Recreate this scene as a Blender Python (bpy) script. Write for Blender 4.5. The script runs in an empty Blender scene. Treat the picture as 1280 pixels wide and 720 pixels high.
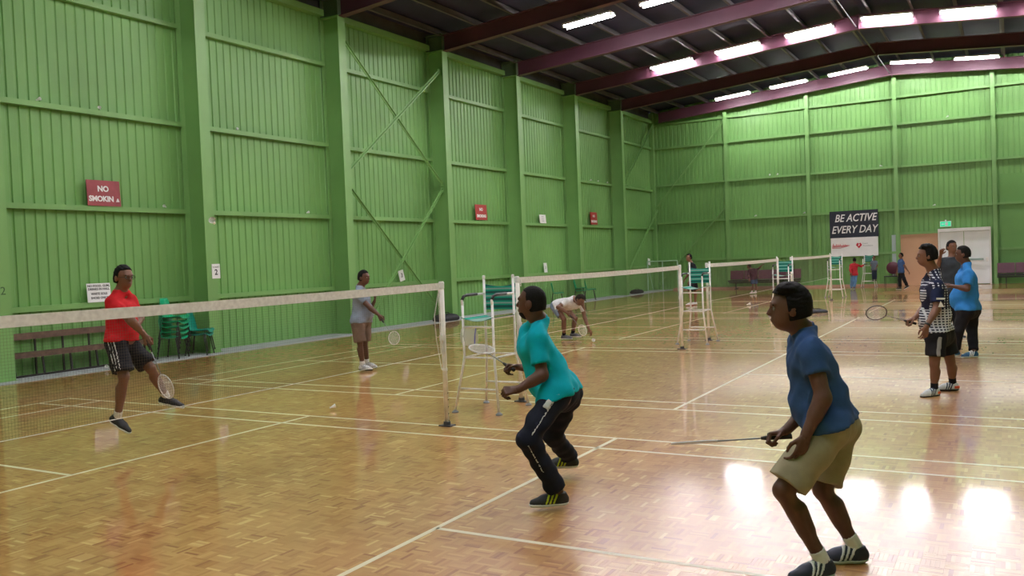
import bpy, math, random
import numpy as np
from mathutils import Matrix, Vector
random.seed(7); rng = np.random.default_rng(7)
SC = bpy.context.scene
COL = SC.collection

# ------------------------------------------------------------------ camera
FPX, YAW, TILT, ROLL = 1085.68, 0.523021, 0.03074, -0.03947
CAM = np.array([5.329, -7.722, 1.7517])
_F = np.array([-math.sin(YAW)*math.cos(TILT), math.cos(YAW)*math.cos(TILT), -math.sin(TILT)])
_r = np.array([math.cos(YAW), math.sin(YAW), 0.0]); _u = np.cross(_r, _F)
CR = math.cos(ROLL)*_r + math.sin(ROLL)*_u
CU = -math.sin(ROLL)*_r + math.cos(ROLL)*_u
CF = _F
cd = bpy.data.cameras.new('camera'); cam = bpy.data.objects.new('camera', cd); COL.objects.link(cam)
cd.sensor_width = 36; cd.lens = FPX/1280*36; cd.clip_end = 200
M = Matrix.Identity(4)
for i in range(3):
    M[i][0] = CR[i]; M[i][1] = CU[i]; M[i][2] = -CF[i]; M[i][3] = CAM[i]
cam.matrix_world = M
SC.camera = cam

# ------------------------------------------------------------------ world, exposure
w = bpy.data.worlds.new('world'); SC.world = w; w.use_nodes = True
w.node_tree.nodes['Background'].inputs[0].default_value = (0.55, 0.65, 0.8, 1)
w.node_tree.nodes['Background'].inputs[1].default_value = 0.3
SC.view_settings.view_transform = 'Standard'; SC.view_settings.look = 'None'
SC.view_settings.gamma = 1; SC.view_settings.use_curve_mapping = False
SC.view_settings.exposure = 0.0
TUBE_STRENGTH = 150.0

def P(u, v, D):
    """photo pixel + distance along the view axis -> world point"""
    return CAM + D*(CF + (u-640)/FPX*CR - (v-360)/FPX*CU)
def G(u, v, z=0.0):
    d = CF + (u-640)/FPX*CR - (v-360)/FPX*CU
    return CAM + d*(z-CAM[2])/d[2]

# ------------------------------------------------------------------ helpers
def tag(o, label=None, cat=None, group=None, kind=None):
    if label: o['label'] = label
    if cat: o['category'] = cat
    if group: o['group'] = group
    if kind: o['kind'] = kind
    return o
def empty(name, loc=(0, 0, 0), rz=0.0):
    o = bpy.data.objects.new(name, None); COL.objects.link(o)
    o.location = loc; o.rotation_euler = (0, 0, rz); o.empty_display_size = .1
    return o
def thing(name, label, cat, loc=(0, 0, 0), rz=0.0, group=None):
    return tag(empty(name, loc, rz), label, cat, group)
def copy_tree(o, parent=None):
    c = o.copy(); COL.objects.link(c)
    if parent is not None: c.parent = parent
    for ch in list(o.children): copy_tree(ch, c)
    return c
def mk(name, verts, faces, m, parent=None, smooth=False):
    """mesh object from local coordinates"""
    me = bpy.data.meshes.new(name)
    me.from_pydata([tuple(map(float, v)) for v in verts], [], [tuple(f) for f in faces])
    if smooth: me.polygons.foreach_set('use_smooth', [True]*len(me.polygons))
    me.update()
    if m: me.materials.append(m)
    o = bpy.data.objects.new(name, me); COL.objects.link(o)
    if parent is not None: o.parent = parent
    return o
class MB:
    def __init__(s): s.v = []; s.f = []; s.sm = False
    def add(s, v, f):
        b = len(s.v); s.v += [tuple(map(float, x)) for x in v]; s.f += [tuple(b+i for i in q) for q in f]; return s
    def box(s, lo, hi):
        (a, b, c), (d, e, g) = lo, hi
        return s.add([(a,b,c),(d,b,c),(d,e,c),(a,e,c),(a,b,g),(d,b,g),(d,e,g),(a,e,g)],
            [(0,3,2,1),(4,5,6,7),(0,1,5,4),(1,2,6,5),(2,3,7,6),(3,0,4,7)])
    def bar(s, a, b, wx, wy, up=(0, 0, 1)):
        a = np.array(a, float); b = np.array(b, float); d = (b-a)/np.linalg.norm(b-a)
        x = np.cross(d, up); n = np.linalg.norm(x)
        x = np.array([1., 0, 0]) if n < 1e-6 else x/n
        y = np.cross(x, d); V = []
        for p in (a, b):
            for sx, sy in ((-1,-1),(1,-1),(1,1),(-1,1)): V.append(p+x*sx*wx/2+y*sy*wy/2)
        return s.add(V, [(0,1,2,3),(7,6,5,4),(0,4,5,1),(1,5,6,2),(2,6,7,3),(3,7,4,0)])
    def tube(s, pts, r, n=8, cap=True):
        pts = [np.array(p, float) for p in pts]; N = len(pts)
        rr = r if hasattr(r, '__len__') else [r]*N
        V = []; prev = None
        for i, p in enumerate(pts):
            d = pts[min(i+1, N-1)]-pts[max(i-1, 0)]; d = d/np.linalg.norm(d)
            if prev is None:
                a = np.array([0, 0, 1.]) if abs(d[2]) < .9 else np.array([1., 0, 0])
                x = np.cross(a, d)
            else: x = prev-d*(prev@d)
            x /= np.linalg.norm(x); prev = x; y = np.cross(d, x)
            for k in range(n):
                t = 2*math.pi*k/n; V.append(p+rr[i]*(x*math.cos(t)+y*math.sin(t)))
        Fc = []
        for i in range(N-1):
            for k in range(n):
                a = i*n+k; b = i*n+(k+1) % n; Fc.append((a, b, b+n, a+n))
        if cap: Fc.append(tuple(range(n-1, -1, -1))); Fc.append(tuple((N-1)*n+k for k in range(n)))
        return s.add(V, Fc)
    def lathe(s, prof, n=16, c=(0, 0, 0), ax=(0, 0, 1)):
        ax = np.array(ax, float); ax /= np.linalg.norm(ax)
        pts = [np.array(c, float)+ax*z for _, z in prof]
        x = np.cross(ax, (0, 0, 1.)) if abs(ax[2]) < .9 else np.cross(ax, (1., 0, 0))
        x /= np.linalg.norm(x); y = np.cross(ax, x); V = []; Fc = []
        for (r, z), p in zip(prof, pts):
            for k in range(n):
                t = 2*math.pi*k/n; V.append(p+r*(x*math.cos(t)+y*math.sin(t)))
        for i in range(len(prof)-1):
            for k in range(n):
                a = i*n+k; b = i*n+(k+1) % n; Fc.append((a, b, b+n, a+n))
        Fc.append(tuple(range(n-1, -1, -1))); Fc.append(tuple((len(prof)-1)*n+k for k in range(n)))
        return s.add(V, Fc)
    def build(s, name, m, parent=None, smooth=False, off=None):
        V = np.array(s.v)
        if off is not None: V = V-np.array(off)
        return mk(name, V, s.f, m, parent, smooth)
def struct(name, mb, m, smooth=False):
    return tag(mb.build(name, m, None, smooth), kind='structure')

# ------------------------------------------------------------------ materials
def mat(name, col, rough=.6, var=.12, scale=6., bump=0., bscale=60., metal=0., spec=.5, coat=0., emit=0., trans=0.):
    m = bpy.data.materials.new(name); m.use_nodes = True; nt = m.node_tree; b = nt.nodes['Principled BSDF']
    b.inputs['Roughness'].default_value = rough; b.inputs['Metallic'].default_value = metal
    b.inputs['Specular IOR Level'].default_value = spec; b.inputs['Coat Weight'].default_value = coat
    b.inputs['Base Color'].default_value = (*col, 1)
    if trans: b.inputs['Transmission Weight'].default_value = trans
    if emit:
        b.inputs['Emission Color'].default_value = (*col, 1); b.inputs['Emission Strength'].default_value = emit
    if var or bump:
        tc = nt.nodes.new('ShaderNodeTexCoord')
    if var:
        n = nt.nodes.new('ShaderNodeTexNoise'); n.inputs['Scale'].default_value = scale; n.inputs['Detail'].default_value = 5
        nt.links.new(tc.outputs['Object'], n.inputs['Vector'])
        r = nt.nodes.new('ShaderNodeValToRGB'); e = r.color_ramp.elements
        e[0].position = .3; e[1].position = .7
        e[0].color = (*[max(0, c*(1-var)) for c in col], 1); e[1].color = (*[min(1, c*(1+var)) for c in col], 1)
        nt.links.new(n.outputs['Fac'], r.inputs[0]); nt.links.new(r.outputs[0], b.inputs['Base Color'])
    if bump:
        n2 = nt.nodes.new('ShaderNodeTexNoise'); n2.inputs['Scale'].default_value = bscale; n2.inputs['Detail'].default_value = 3
        nt.links.new(tc.outputs['Object'], n2.inputs['Vector'])
        bp = nt.nodes.new('ShaderNodeBump'); bp.inputs['Strength'].default_value = bump; bp.inputs['Distance'].default_value = .01
        nt.links.new(n2.outputs['Fac'], bp.inputs['Height']); nt.links.new(bp.outputs[0], b.inputs['Normal'])
    return m
GREEN = mat('green_painted_steel', (.180, .39, .112), .48, .12, .5, .08, 3.)
GREENF = mat('green_painted_frame', (.20, .41, .128), .45, .08, 1.)
GREENFLAT = mat('green_painted_board', (.17, .39, .11), .6, .05, 1.)
MAROON = mat('maroon_painted_steel', (.10, .032, .055), .5, .15, 1.)
ROOF = mat('dark_roof_lining', (.024, .027, .075), .8, .2, 1.5)
PURLIN = mat('brown_grey_purlin', (.12, .11, .12), .6, .15, 2.)
FASCIA = mat('dark_grey_fascia', (.075, .075, .075), .7, .2, 2.)
CONC = mat('grey_concrete', (.40, .43, .43), .7, .12, 3., .2, 30.)
KERB = mat('pink_brown_kerb', (.42, .25, .18), .7, .1, 4.)
WHITE = mat('white_enamel', (.88, .88, .88), .35, .05, 3.)
POSTM = mat('worn_cream_enamel', (.84, .80, .72), .45, .18, 8.)
CHROME = mat('worn_white_tube', (.86, .85, .84), .35, .15, 12.)
BLACK = mat('black_steel', (.012, .012, .013), .4, .2, 8.)
RUBBER = mat('black_rubber', (.02, .02, .02), .75, .2, 8.)
PAPER = mat('white_paper', (.90, .91, .92), .8, .03, 5.)
INK = mat('black_ink', (.02, .02, .025), .7, 0)
INKW = mat('white_ink', (.85, .85, .85), .6, 0)
INKR = mat('red_ink', (.62, .02, .06), .6, 0)
INKG = mat('grey_ink', (.35, .38, .40), .6, 0)
SIGNRED = mat('faded_red_sign', (.30, .045, .055), .5, .15, 8.)
SIGNRED2 = mat('bright_red_sign', (.42, .03, .03), .5, .1, 8.)
NAVY = mat('navy_banner', (.008, .012, .03), .5, .1, 3.)
CANVAS = mat('white_canvas', (.90, .88, .86), .8, .12, 25.)
NETM = mat('brown_net_cord', (.10, .08, .06), .8, 0)
PLASTG = mat('green_plastic', (.0, .42, .19), .3, .08, 5.)
PLASTG2 = mat('teal_green_plastic', (.005, .34, .25), .35, .08, 5.)
WOOD = mat('weathered_bench_wood', (.13, .075, .05), .6, .35, 12.)
MAROONV = mat('maroon_vinyl', (.10, .02, .04), .45, .1, 6.)
PEACH = mat('peach_panel', (.60, .36, .22), .6, .04, 2.)
DOORW = mat('white_door', (.86, .90, .93), .4, .04, 2.)
SEAT_G = (0.0, .16, .11)
def tube_mat():
    m = bpy.data.materials.new('fluorescent_tube'); m.use_nodes = True; nt = m.node_tree
    nt.nodes.remove(nt.nodes['Principled BSDF']); e = nt.nodes.new('ShaderNodeEmission')
    e.inputs[0].default_value = (1.0, .95, .985, 1); e.inputs[1].default_value = TUBE_STRENGTH
    nt.links.new(e.outputs[0], nt.nodes['Material Output'].inputs[0]); return m
TUBE = tube_mat()
def canvas_mat():
    m = mat('green_striped_canvas', SEAT_G, .8, 0); nt = m.node_tree; b = nt.nodes['Principled BSDF']
    tc = nt.nodes.new('ShaderNodeTexCoord'); wv = nt.nodes.new('ShaderNodeTexWave')
    wv.bands_direction = 'Z'; wv.inputs['Scale'].default_value = 3.6; wv.inputs['Phase Offset'].default_value = 1.0
    wv.wave_profile = 'SIN'; nt.links.new(tc.outputs['Object'], wv.inputs['Vector'])
    r = nt.nodes.new('ShaderNodeValToRGB'); r.color_ramp.interpolation = 'CONSTANT'
    e = r.color_ramp.elements; e[0].position = 0; e[0].color = (.004, .09, .075, 1); e[1].position = .35; e[1].color = (.0, .40, .26, 1)
    x = e.new(.72); x.color = (.03, .20, .165, 1); x = e.new(.9); x.color = (.25, .42, .36, 1)
    nt.links.new(wv.outputs['Fac'], r.inputs[0]); nt.links.new(r.outputs[0], b.inputs['Base Color']); return m
CANV_G = canvas_mat()

# parquet: one recipe, driven by a random number per stave
def parquet_mat(name, src):
    m = bpy.data.materials.new(name); m.use_nodes = True; nt = m.node_tree; L = nt.links.new; N = nt.nodes.new
    b = nt.nodes['Principled BSDF']
    geo = N('ShaderNodeNewGeometry')
    if src == 'attr':
        a = N('ShaderNodeAttribute'); a.attribute_name = 'tone'; fac = a.outputs['Fac']
    elif src == 'obj':
        a = N('ShaderNodeObjectInfo'); fac = a.outputs['Random']
    else:
        a = N('ShaderNodeTexWhiteNoise'); sc = N('ShaderNodeVectorMath'); sc.operation = 'SNAP'
        sc.inputs[1].default_value = (.12, .024, 1); L(geo.outputs['Position'], sc.inputs[0]); L(sc.outputs[0], a.inputs[0]); fac = a.outputs['Value']
    r = N('ShaderNodeValToRGB'); e = r.color_ramp.elements
    e[0].position = 0; e[0].color = (.38, .130, .036, 1); e[1].position = 1; e[1].color = (.76, .49, .19, 1)
    for p_, c in ((.12, (.47, .195, .052)), (.5, (.56, .275, .080)), (.88, (.64, .345, .112))):
        x = e.new(p_); x.color = (*c, 1)
    L(fac, r.inputs[0])
    # broad tone drift of the timber
    n = N('ShaderNodeTexNoise'); n.inputs['Scale'].default_value = .55; n.inputs['Detail'].default_value = 3
    L(geo.outputs['Position'], n.inputs['Vector'])
    mr = N('ShaderNodeMapRange'); mr.inputs[1].default_value = .3; mr.inputs[2].default_value = .7; mr.inputs[3].default_value = .88; mr.inputs[4].default_value = 1.1
    L(n.outputs['Fac'], mr.inputs[0])
    mx = N('ShaderNodeMix'); mx.data_type = 'RGBA'; mx.blend_type = 'MULTIPLY'; mx.inputs[0].default_value = 1
    L(r.outputs[0], mx.inputs[6]); L(mr.outputs[0], mx.inputs[7])
    L(mx.outputs[2], b.inputs['Base Color'])
    # varnish: worn dull where the players stand (outside the forecourt), glossier between the courts
    sp = N('ShaderNodeSeparateXYZ'); L(geo.outputs['Position'], sp.inputs[0])
    wx = N('ShaderNodeMapRange'); wx.inputs[1].default_value = -.2; wx.inputs[2].default_value = 3.2; L(sp.outputs[0], wx.inputs[0])
    md = N('ShaderNodeMath'); md.operation = 'PINGPONG'; md.inputs[1].default_value = 3.86
    ad = N('ShaderNodeMath'); ad.operation = 'ADD'; ad.inputs[1].default_value = 7.72-.81; L(sp.outputs[1], ad.inputs[0]); L(ad.outputs[0], md.inputs[0])
    wy = N('ShaderNodeMapRange'); wy.inputs[1].default_value = 1.4; wy.inputs[2].default_value = 3.0; L(md.outputs[0], wy.inputs[0])
    mu = N('ShaderNodeMath'); mu.operation = 'MULTIPLY'; L(wx.outputs[0], mu.inputs[0]); L(wy.outputs[0], mu.inputs[1])
    cr = N('ShaderNodeMapRange'); cr.inputs[3].default_value = .065; cr.inputs[4].default_value = .265; L(mu.outputs[0], cr.inputs[0])
    cs = N('ShaderNodeMapRange'); cs.inputs[3].default_value = .5; cs.inputs[4].default_value = 1.0; L(mu.outputs[0], cs.inputs[0])
    L(cr.outputs[0], b.inputs['Coat Roughness']); L(cs.outputs[0], b.inputs['Specular IOR Level']); b.inputs['Coat Weight'].default_value = .95
    b.inputs['Roughness'].default_value = .42; b.inputs['Coat IOR'].default_value = 1.58
    return m
PARQ_A = parquet_mat('parquet_stave', 'attr'); PARQ_O = parquet_mat('parquet_stave_single', 'obj'); PARQ_P = parquet_mat('parquet_ground', 'pos')
LINE = mat('cream_court_paint', (.86, .78, .58), .35, .08, 3., coat=.5)

# ------------------------------------------------------------------ hall dimensions
XL, XR, YN, YF = -10.45, 12.35, -13.0, 34.3
RIDGE = .95
def rb(x): return 9.2-.081*abs(x-RIDGE)        # underside of the rafters
def rs(x): return rb(x)+.72                     # underside of the roof sheet
COLS = [-8.6, -3.85, .9, 5.45, 10.1, 14.9, 19.55, 24.3, 29.05]

# floor
fl = MB(); fl.box((XL, YN, -.2), (XR, YF, -.002))
floor = struct('floor', fl, PARQ_P)
def build_staves():
    s = .12; n = 5; wd = s/n
    xs = np.arange(-9.42+s/2, XR-.01, s); ys = np.arange(-6.4+s/2, YF, s)
    X, Y = np.meshgrid(xs, ys, indexing='ij'); I, J = np.meshgrid(range(len(xs)), range(len(ys)), indexing='ij')
    X = X.ravel(); Y = Y.ravel(); par = ((I+J) % 2).ravel()
    d = np.stack([X, Y, np.zeros_like(X)], 1)-CAM
    z = d@CF; uu = 640+FPX*(d@CR)/z; vv = 360-FPX*(d@CU)/z
    k = (z > 1) & (uu > -420) & (uu < 1700) & (vv < 900)
    X, Y, par, z, uu, vv = X[k], Y[k], par[k], z[k], uu[k], vv[k]
    off = (np.arange(n)-(n-1)/2)*wd
    cx = (X[:, None]+np.where(par[:, None] == 0, 0, off[None])).ravel(); cy = (Y[:, None]+np.where(par[:, None] == 0, off[None], 0)).ravel()
    pr = np.repeat(par, n); zz = np.repeat(z, n); U = np.repeat(uu, n); V = np.repeat(vv, n)
    hx = np.where(pr == 0, s/2, wd/2)-.0004; hy = np.where(pr == 0, wd/2, s/2)-.0004
    N = len(cx)
    tx = rng.normal(0, .0014, N); ty = rng.normal(0, .0014, N)
    tone = np.clip(rng.normal(.5, .22, N)+np.repeat(rng.normal(0, .12, N//n), n), 0, 1)
    inside = (U > 5) & (U < 1275) & (V < 716)
    order = np.argsort(np.where(inside, zz, 1e9))[:300]
    rest = np.ones(N, bool); rest[order] = False
    V4 = np.zeros((N, 4, 3))
    for q, (sx, sy) in enumerate(((-1,-1),(1,-1),(1,1),(-1,1))):
        V4[:, q, 0] = cx+sx*hx; V4[:, q, 1] = cy+sy*hy; V4[:, q, 2] = tx*sx*hx+ty*sy*hy
    W = V4[rest]; m = len(W)
    me = bpy.data.meshes.new('parquet_field'); me.vertices.add(4*m); me.loops.add(4*m); me.polygons.add(m)
    me.vertices.foreach_set('co', W.reshape(-1).astype(np.float32))
    me.loops.foreach_set('vertex_index', np.arange(4*m, dtype=np.int32))
    me.polygons.foreach_set('loop_start', np.arange(0, 4*m, 4, dtype=np.int32))
    me.update(calc_edges=True)
    at = me.attributes.new('tone', 'FLOAT', 'FACE'); at.data.foreach_set('value', tone[rest].astype(np.float32))
    me.materials.append(PARQ_A)
    o = bpy.data.objects.new('parquet_field', me); COL.objects.link(o); o.parent = floor; o['kind'] = 'stuff'
    # the nearest staves, each an object
    a, c = s/2-.0004, wd/2-.0004
    b = MB(); b.box((-a, -c, -.0035), (a, c, 0)); base = b.build('parquet_stave', PARQ_O, floor)
    for q, i in enumerate(order):
        ob = base if q == 0 else base.copy()
        if q: COL.objects.link(ob)
        ob.location = (cx[i], cy[i], 0)
        ob.rotation_euler = (ty[i] if pr[i] == 0 else -tx[i], -tx[i] if pr[i] == 0 else -ty[i], 0 if pr[i] == 0 else math.pi/2)
build_staves()

# court lines (four badminton courts side by side, nets on x = 0)
COURT_Y = [(-6.1, 0.0), (1.65, 7.75), (9.4, 15.5), (17.1, 23.2)]
def line(a, b, wd=.04):
    (x0, y0), (x1, y1) = a, b; m = MB(); h = wd/2
    if abs(x1-x0) > abs(y1-y0): m.box((x0, y0-h, -.001), (x1, y0+h, .0012))
    else: m.box((x0-h, y0, -.001), (x0+h, y1, .0012))
    m.build('court_line', LINE, floor)
for y0, y1 in COURT_Y:
    ym = (y0+y1)/2
    for y in (y0, y0+.46, y1-.46, y1): line((-6.7, y), (6.7, y))
    for x in (-6.7, -5.94, -1.98, 1.98, 5.94, 6.7): line((x, y0), (x, y1))
    line((-6.7, ym), (-1.98, ym)); line((1.98, ym), (6.7, ym))
st = MB(); st.box((XL, YN, -.05), (-9.43, YF, .012)); struct('trim_1', st, CONC)
st = MB(); st.box((-9.4, YF-.32, -.05), (1.0, YF, .09)); struct('baseboard_far', st, KERB)

# corrugated cladding
def corr(a, b, pitch=.205, depth=.022):
    """profile (t, depth) between a and b"""
    out = []; t = a
    while t < b:
        for dt, dd in ((0, 0), (.135, 0), (.150, 1), (.188, 1), (.205, 0)):
            if dt == .205: continue
            out.append((min(t+dt, b), dd*depth))
        t += pitch
    return out
def clad(name, axis, c, a, b, out, z0, ztop, m, parent=None):
    pr = corr(a, b); V = []; Fc = []
    for t, d in pr:
        x, y = ((c+out*d, t) if axis == 'x' else (t, c+out*d))
        V += [(x, y, z0), (x, y, ztop(t))]
    for i in range(len(pr)-1): Fc.append((2*i, 2*i+2, 2*i+3, 2*i+1))
    o = mk(name, V, Fc, m, parent)
    return o
wall_left = tag(clad('wall_left', 'x', XL, YN, YF, -1, 0, lambda t: 8.55, GREEN), kind='structure')
wall_far = tag(clad('wall_far', 'y', YF, XL, XR, 1, 0, lambda t: rs(t)+.1, GREEN), kind='structure')
wall_right = tag(clad('wall_right', 'x', XR, YN, YF, 1, 0, lambda t: 9.1, GREEN), kind='structure')
wall_near = tag(clad('wall_near', 'y', YN, XL, XR, -1, 0, lambda t: rs(t)+.1, GREEN), kind='structure')
# left wall frame: columns, girts, braces
def ibeam(mb, lo_x, hi_x, y, z0, z1, fw=.28, tf=.016, tw=.012):
    mb.box((lo_x, y-fw/2, z0), (lo_x+tf, y+fw/2, z1)); mb.box((hi_x-tf, y-fw/2, z0), (hi_x, y+fw/2, z1))
    mb.box((lo_x+tf, y-tw/2, z0), (hi_x-tf, y+tw/2, z1))
base = None
for y in COLS:
    if base is None:
        m = MB(); ibeam(m, -.62, 0, 0, 0, 8.34)
        m.box((-.64, -.15, 8.34), (.02, .15, 8.36)); m.box((-.64, -.16, 0), (.03, .16, .02))
        base = m.build('steel_column', GREENF, wall_left); o = base
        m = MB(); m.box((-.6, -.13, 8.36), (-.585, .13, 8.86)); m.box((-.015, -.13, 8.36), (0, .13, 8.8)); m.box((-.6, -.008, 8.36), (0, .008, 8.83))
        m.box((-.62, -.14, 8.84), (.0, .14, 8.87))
        kb = m.build('knee_stub', mat('dark_green_grey_steel', (.10, .16, .085), .6, .1, 2.), base)  # stub steel is a darker grey-green than the columns
    else:
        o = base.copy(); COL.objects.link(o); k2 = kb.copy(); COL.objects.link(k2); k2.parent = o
    o.location = (-9.8, y, 0)
for z in (1.27, 3.17, 5.07, 7.2):
    for i in range(len(COLS)):
        y0 = COLS[i]+.16; y1 = (COLS[i+1] if i+1 < len(COLS) else YF)-.16
        m = MB(); m.box((XL, y0, z-.1), (XL+.13, y1, z-.088)); m.box((XL+.118, y0, z-.088), (XL+.13, y1, z)); m.box((XL, y0, z-.006), (XL+.118, y1, z))
        m.build('girt', GREENF, wall_left)
for i in range(len(COLS)):
    y0 = COLS[i]+.15; y1 = (COLS[i+1] if i+1 < len(COLS) else YF)-.15
    m = MB(); m.box((XL, y0, 8.40), (XL+.2, y1, 8.56)); m.build('eave_beam', GREENF, wall_left)
m = MB(); m.box((XL-.06, YN, 8.56), (XL-.02, YF, 9.05)); m.build('eave_fascia', FASCIA, wall_left)
m = MB(); m.box((XR+.05, YN, 8.3), (XR+.1, YF, 9.3)); m.build('eave_fascia', FASCIA, wall_right)
def brace(a, b, par, r=.045):
    m = MB(); a = np.array(a); b = np.array(b)
    m.bar(a, b, .11, .014); m.bar(a, b, .014, .11)
    m.box(a-np.array([.02, .08, .08]), a+np.array([.02, .08, .08])); m.box(b-np.array([.02, .08, .08]), b+np.array([.02, .08, .08]))
    m.build('diagonal_brace', GREENF, par)
XB = -10.0
brace((XB, 10.25, 7.95), (XB, 14.75, 4.25), wall_left); brace((XB+.06, 10.25, 4.3), (XB+.06, 14.75, 7.7), wall_left)
brace((XB, 14.75, 4.05), (XB, 10.9, .25), wall_left); brace((XB-.1, 10.25, 4.15), (XB-.1, 14.6, .25), wall_left)
brace((-10.15, 29.3, .5), (-10.15, 34.1, 4.0), wall_left); brace((-10.15, 29.3, 4.7), (-10.15, 33.9, 8.3), wall_left)
# far wall frame
FCX = [-6.55, -2.75, .98, 4.75, 8.5]
m = MB(); ibeam(m, -.17, 0, 0, 0, 1)   # local profile, turned so the flange faces the hall
for x in FCX:
    m = MB(); zt = rb(x)+.3
    m.box((x-.075, YF-.3, 0), (x+.075, YF-.288, zt)); m.box((x-.075, YF-.135, 0), (x+.075, YF-.123, zt)); m.box((x-.005, YF-.288, 0), (x+.005, YF-.135, zt))
    m.build('gable_post', GREENF, wall_far)
m = MB(); m.box((XL+.02, YF-.25, 0), (XL+.22, YF-.05, 8.9)); m.build('corner_post', GREENF, wall_far)
GX = [XL]+FCX+[XR]
for z in (1.52, 3.42, 5.30, 7.17, 8.36):
    for a, b in zip(GX[:-1], GX[1:]):
        if z == 1.52 and a == .98: continue
        a_ = a+.09 if a > XL else a+.23; b_ = b-.09
        if z > rb(a_)+.6 or z > rb(b_)+.6: continue
        m = MB(); m.box((a_, YF-.13, z-.1), (b_, YF, z-.09)); m.box((a_, YF-.13, z-.09), (b_, YF-.12, z)); m.box((a_, YF-.12, z-.006), (b_, YF, z))
        m.build('girt', GREENF, wall_far)
brace((-10.3, YF-.2, 4.05), (-6.65, YF-.2, 8.1), wall_far); brace((-10.3, YF-.2, .15), (-6.65, YF-.2, 3.95), wall_far)
m = MB(); m.box((4.95, YF-.06, .0), (XR-.1, YF-.02, 4.6)); m.build('flat_panel', GREENFLAT, wall_far)

# roof
m = MB()
for xa, xb in ((XL-.1, RIDGE), (RIDGE, XR+.1)):
    m.add([(xa, YN, rs(xa)), (xb, YN, rs(xb)), (xb, YF, rs(xb)), (xa, YF, rs(xa)), (xa, YN, rs(xa)+.05), (xb, YN, rs(xb)+.05), (xb, YF, rs(xb)+.05), (xa, YF, rs(xa)+.05)],
          [(0,1,2,3),(7,6,5,4),(0,4,5,1),(1,5,6,2),(2,6,7,3),(3,7,4,0)])
ceiling = struct('ceiling', m, ROOF)
def slope_box(mb, xa, xb, y0, y1, off0, off1):
    mb.add([(xa, y0, rb(xa)+off0), (xb, y0, rb(xb)+off0), (xb, y1, rb(xb)+off0), (xa, y1, rb(xa)+off0),
            (xa, y0, rb(xa)+off1), (xb, y0, rb(xb)+off1), (xb, y1, rb(xb)+off1), (xa, y1, rb(xa)+off1)],
           [(0,3,2,1),(4,5,6,7),(0,1,5,4),(1,2,6,5),(2,3,7,6),(3,0,4,7)])
base = None
for y in COLS+[33.75]:
    if base is None:
        m = MB()
        for xa, xb in ((-9.79, RIDGE), (RIDGE, XR-.5)):
            slope_box(m, xa, xb, -.11, .11, 0, .016); slope_box(m, xa, xb, -.11, .11, .464, .48); slope_box(m, xa, xb, -.006, .006, .016, .464)
        m.box((RIDGE-.012, -.11, rb(RIDGE)-.06), (RIDGE+.012, .11, rb(RIDGE)+.5))
        o = base = m.build('rafter', MAROON, ceiling)
    else: o = base.copy(); COL.objects.link(o)
    o.location = (0, y, 0)
px = [-9.9+1.29*i for i in range(9)]+[RIDGE+.35+1.29*i for i in range(9)]
for x in px:
    m = MB(); z = rb(x)+.49
    m.box((x-.004, YN, z), (x+.004, YF, z+.2)); m.box((x-.004, YN, z), (x+.075, YF, z+.008)); m.box((x-.075, YN, z+.192), (x+.004, YF, z+.2))
    m.build('purlin', PURLIN, ceiling)
m = MB(); m.tube([(RIDGE-.1, YN, rb(RIDGE)+.1), (RIDGE-.1, YF, rb(RIDGE)+.1)], .03, 6); m.build('ridge_tie', PURLIN, ceiling)

# fluorescent fittings in rows
def lamp():
    r = thing('fluorescent_fitting', 'x', 'light', (0, 0, 0))
    m = MB(); m.box((-.8, -.2, .045), (.8, .2, .06)); m.box((-.8, -.03, .0), (.8, .03, .045))
    m.add([(-.8, -.2, .045), (.8, -.2, .045), (.8, -.23, .0), (-.8, -.23, .0)], [(0,1,2,3)]); m.add([(-.8, .2, .045), (.8, .2, .045), (.8, .23, .0), (-.8, .23, .0)], [(3,2,1,0)])
    m.build('reflector', WHITE, r)
    for s in (-.13, .13):
        m = MB(); m.tube([(-.76, s, -.02), (.76, s, -.02)], .026, 8); m.build('tube', TUBE, r)
        for e in (-.79, .79):
            m = MB(); m.box((e-.025, s-.03, -.05), (e+.025, s+.03, .05)); m.build('lamp_holder', WHITE, r)
    for e in (-.5, .5):
        m = MB(); m.tube([(e, 0, .06), (e, 0, .22)], .008, 6); m.build('hanger', PURLIN, r)
    return r
L0 = lamp(); first = True
ROWS = [(32.3, 'before the far gable'), (24.0, 'lighting a maroon rafter'), (16.6, 'hung between two dark rafters'),
        (9.3, 'over the second net'), (1.8, 'over the nearest net'), (-5.7, 'over the near end of the hall')]
for Y, ds in ROWS:
    for k, x in enumerate([-5.65, -3.15, -.65, 1.85, 4.25, 6.7]):
        L = L0 if first else copy_tree(L0); first = False
        L.location = (x, Y, rb(x)+.28); L.rotation_euler = (0, -math.atan(.081) if x < RIDGE-.3 else math.atan(.081), 0)
        tag(L, 'twin-tube fluorescent fitting '+ds+', '+('first', 'second', 'third', 'fourth', 'fifth', 'sixth')[k]+' from the long wall', 'light', 'fluorescent fittings '+ds)

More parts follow.
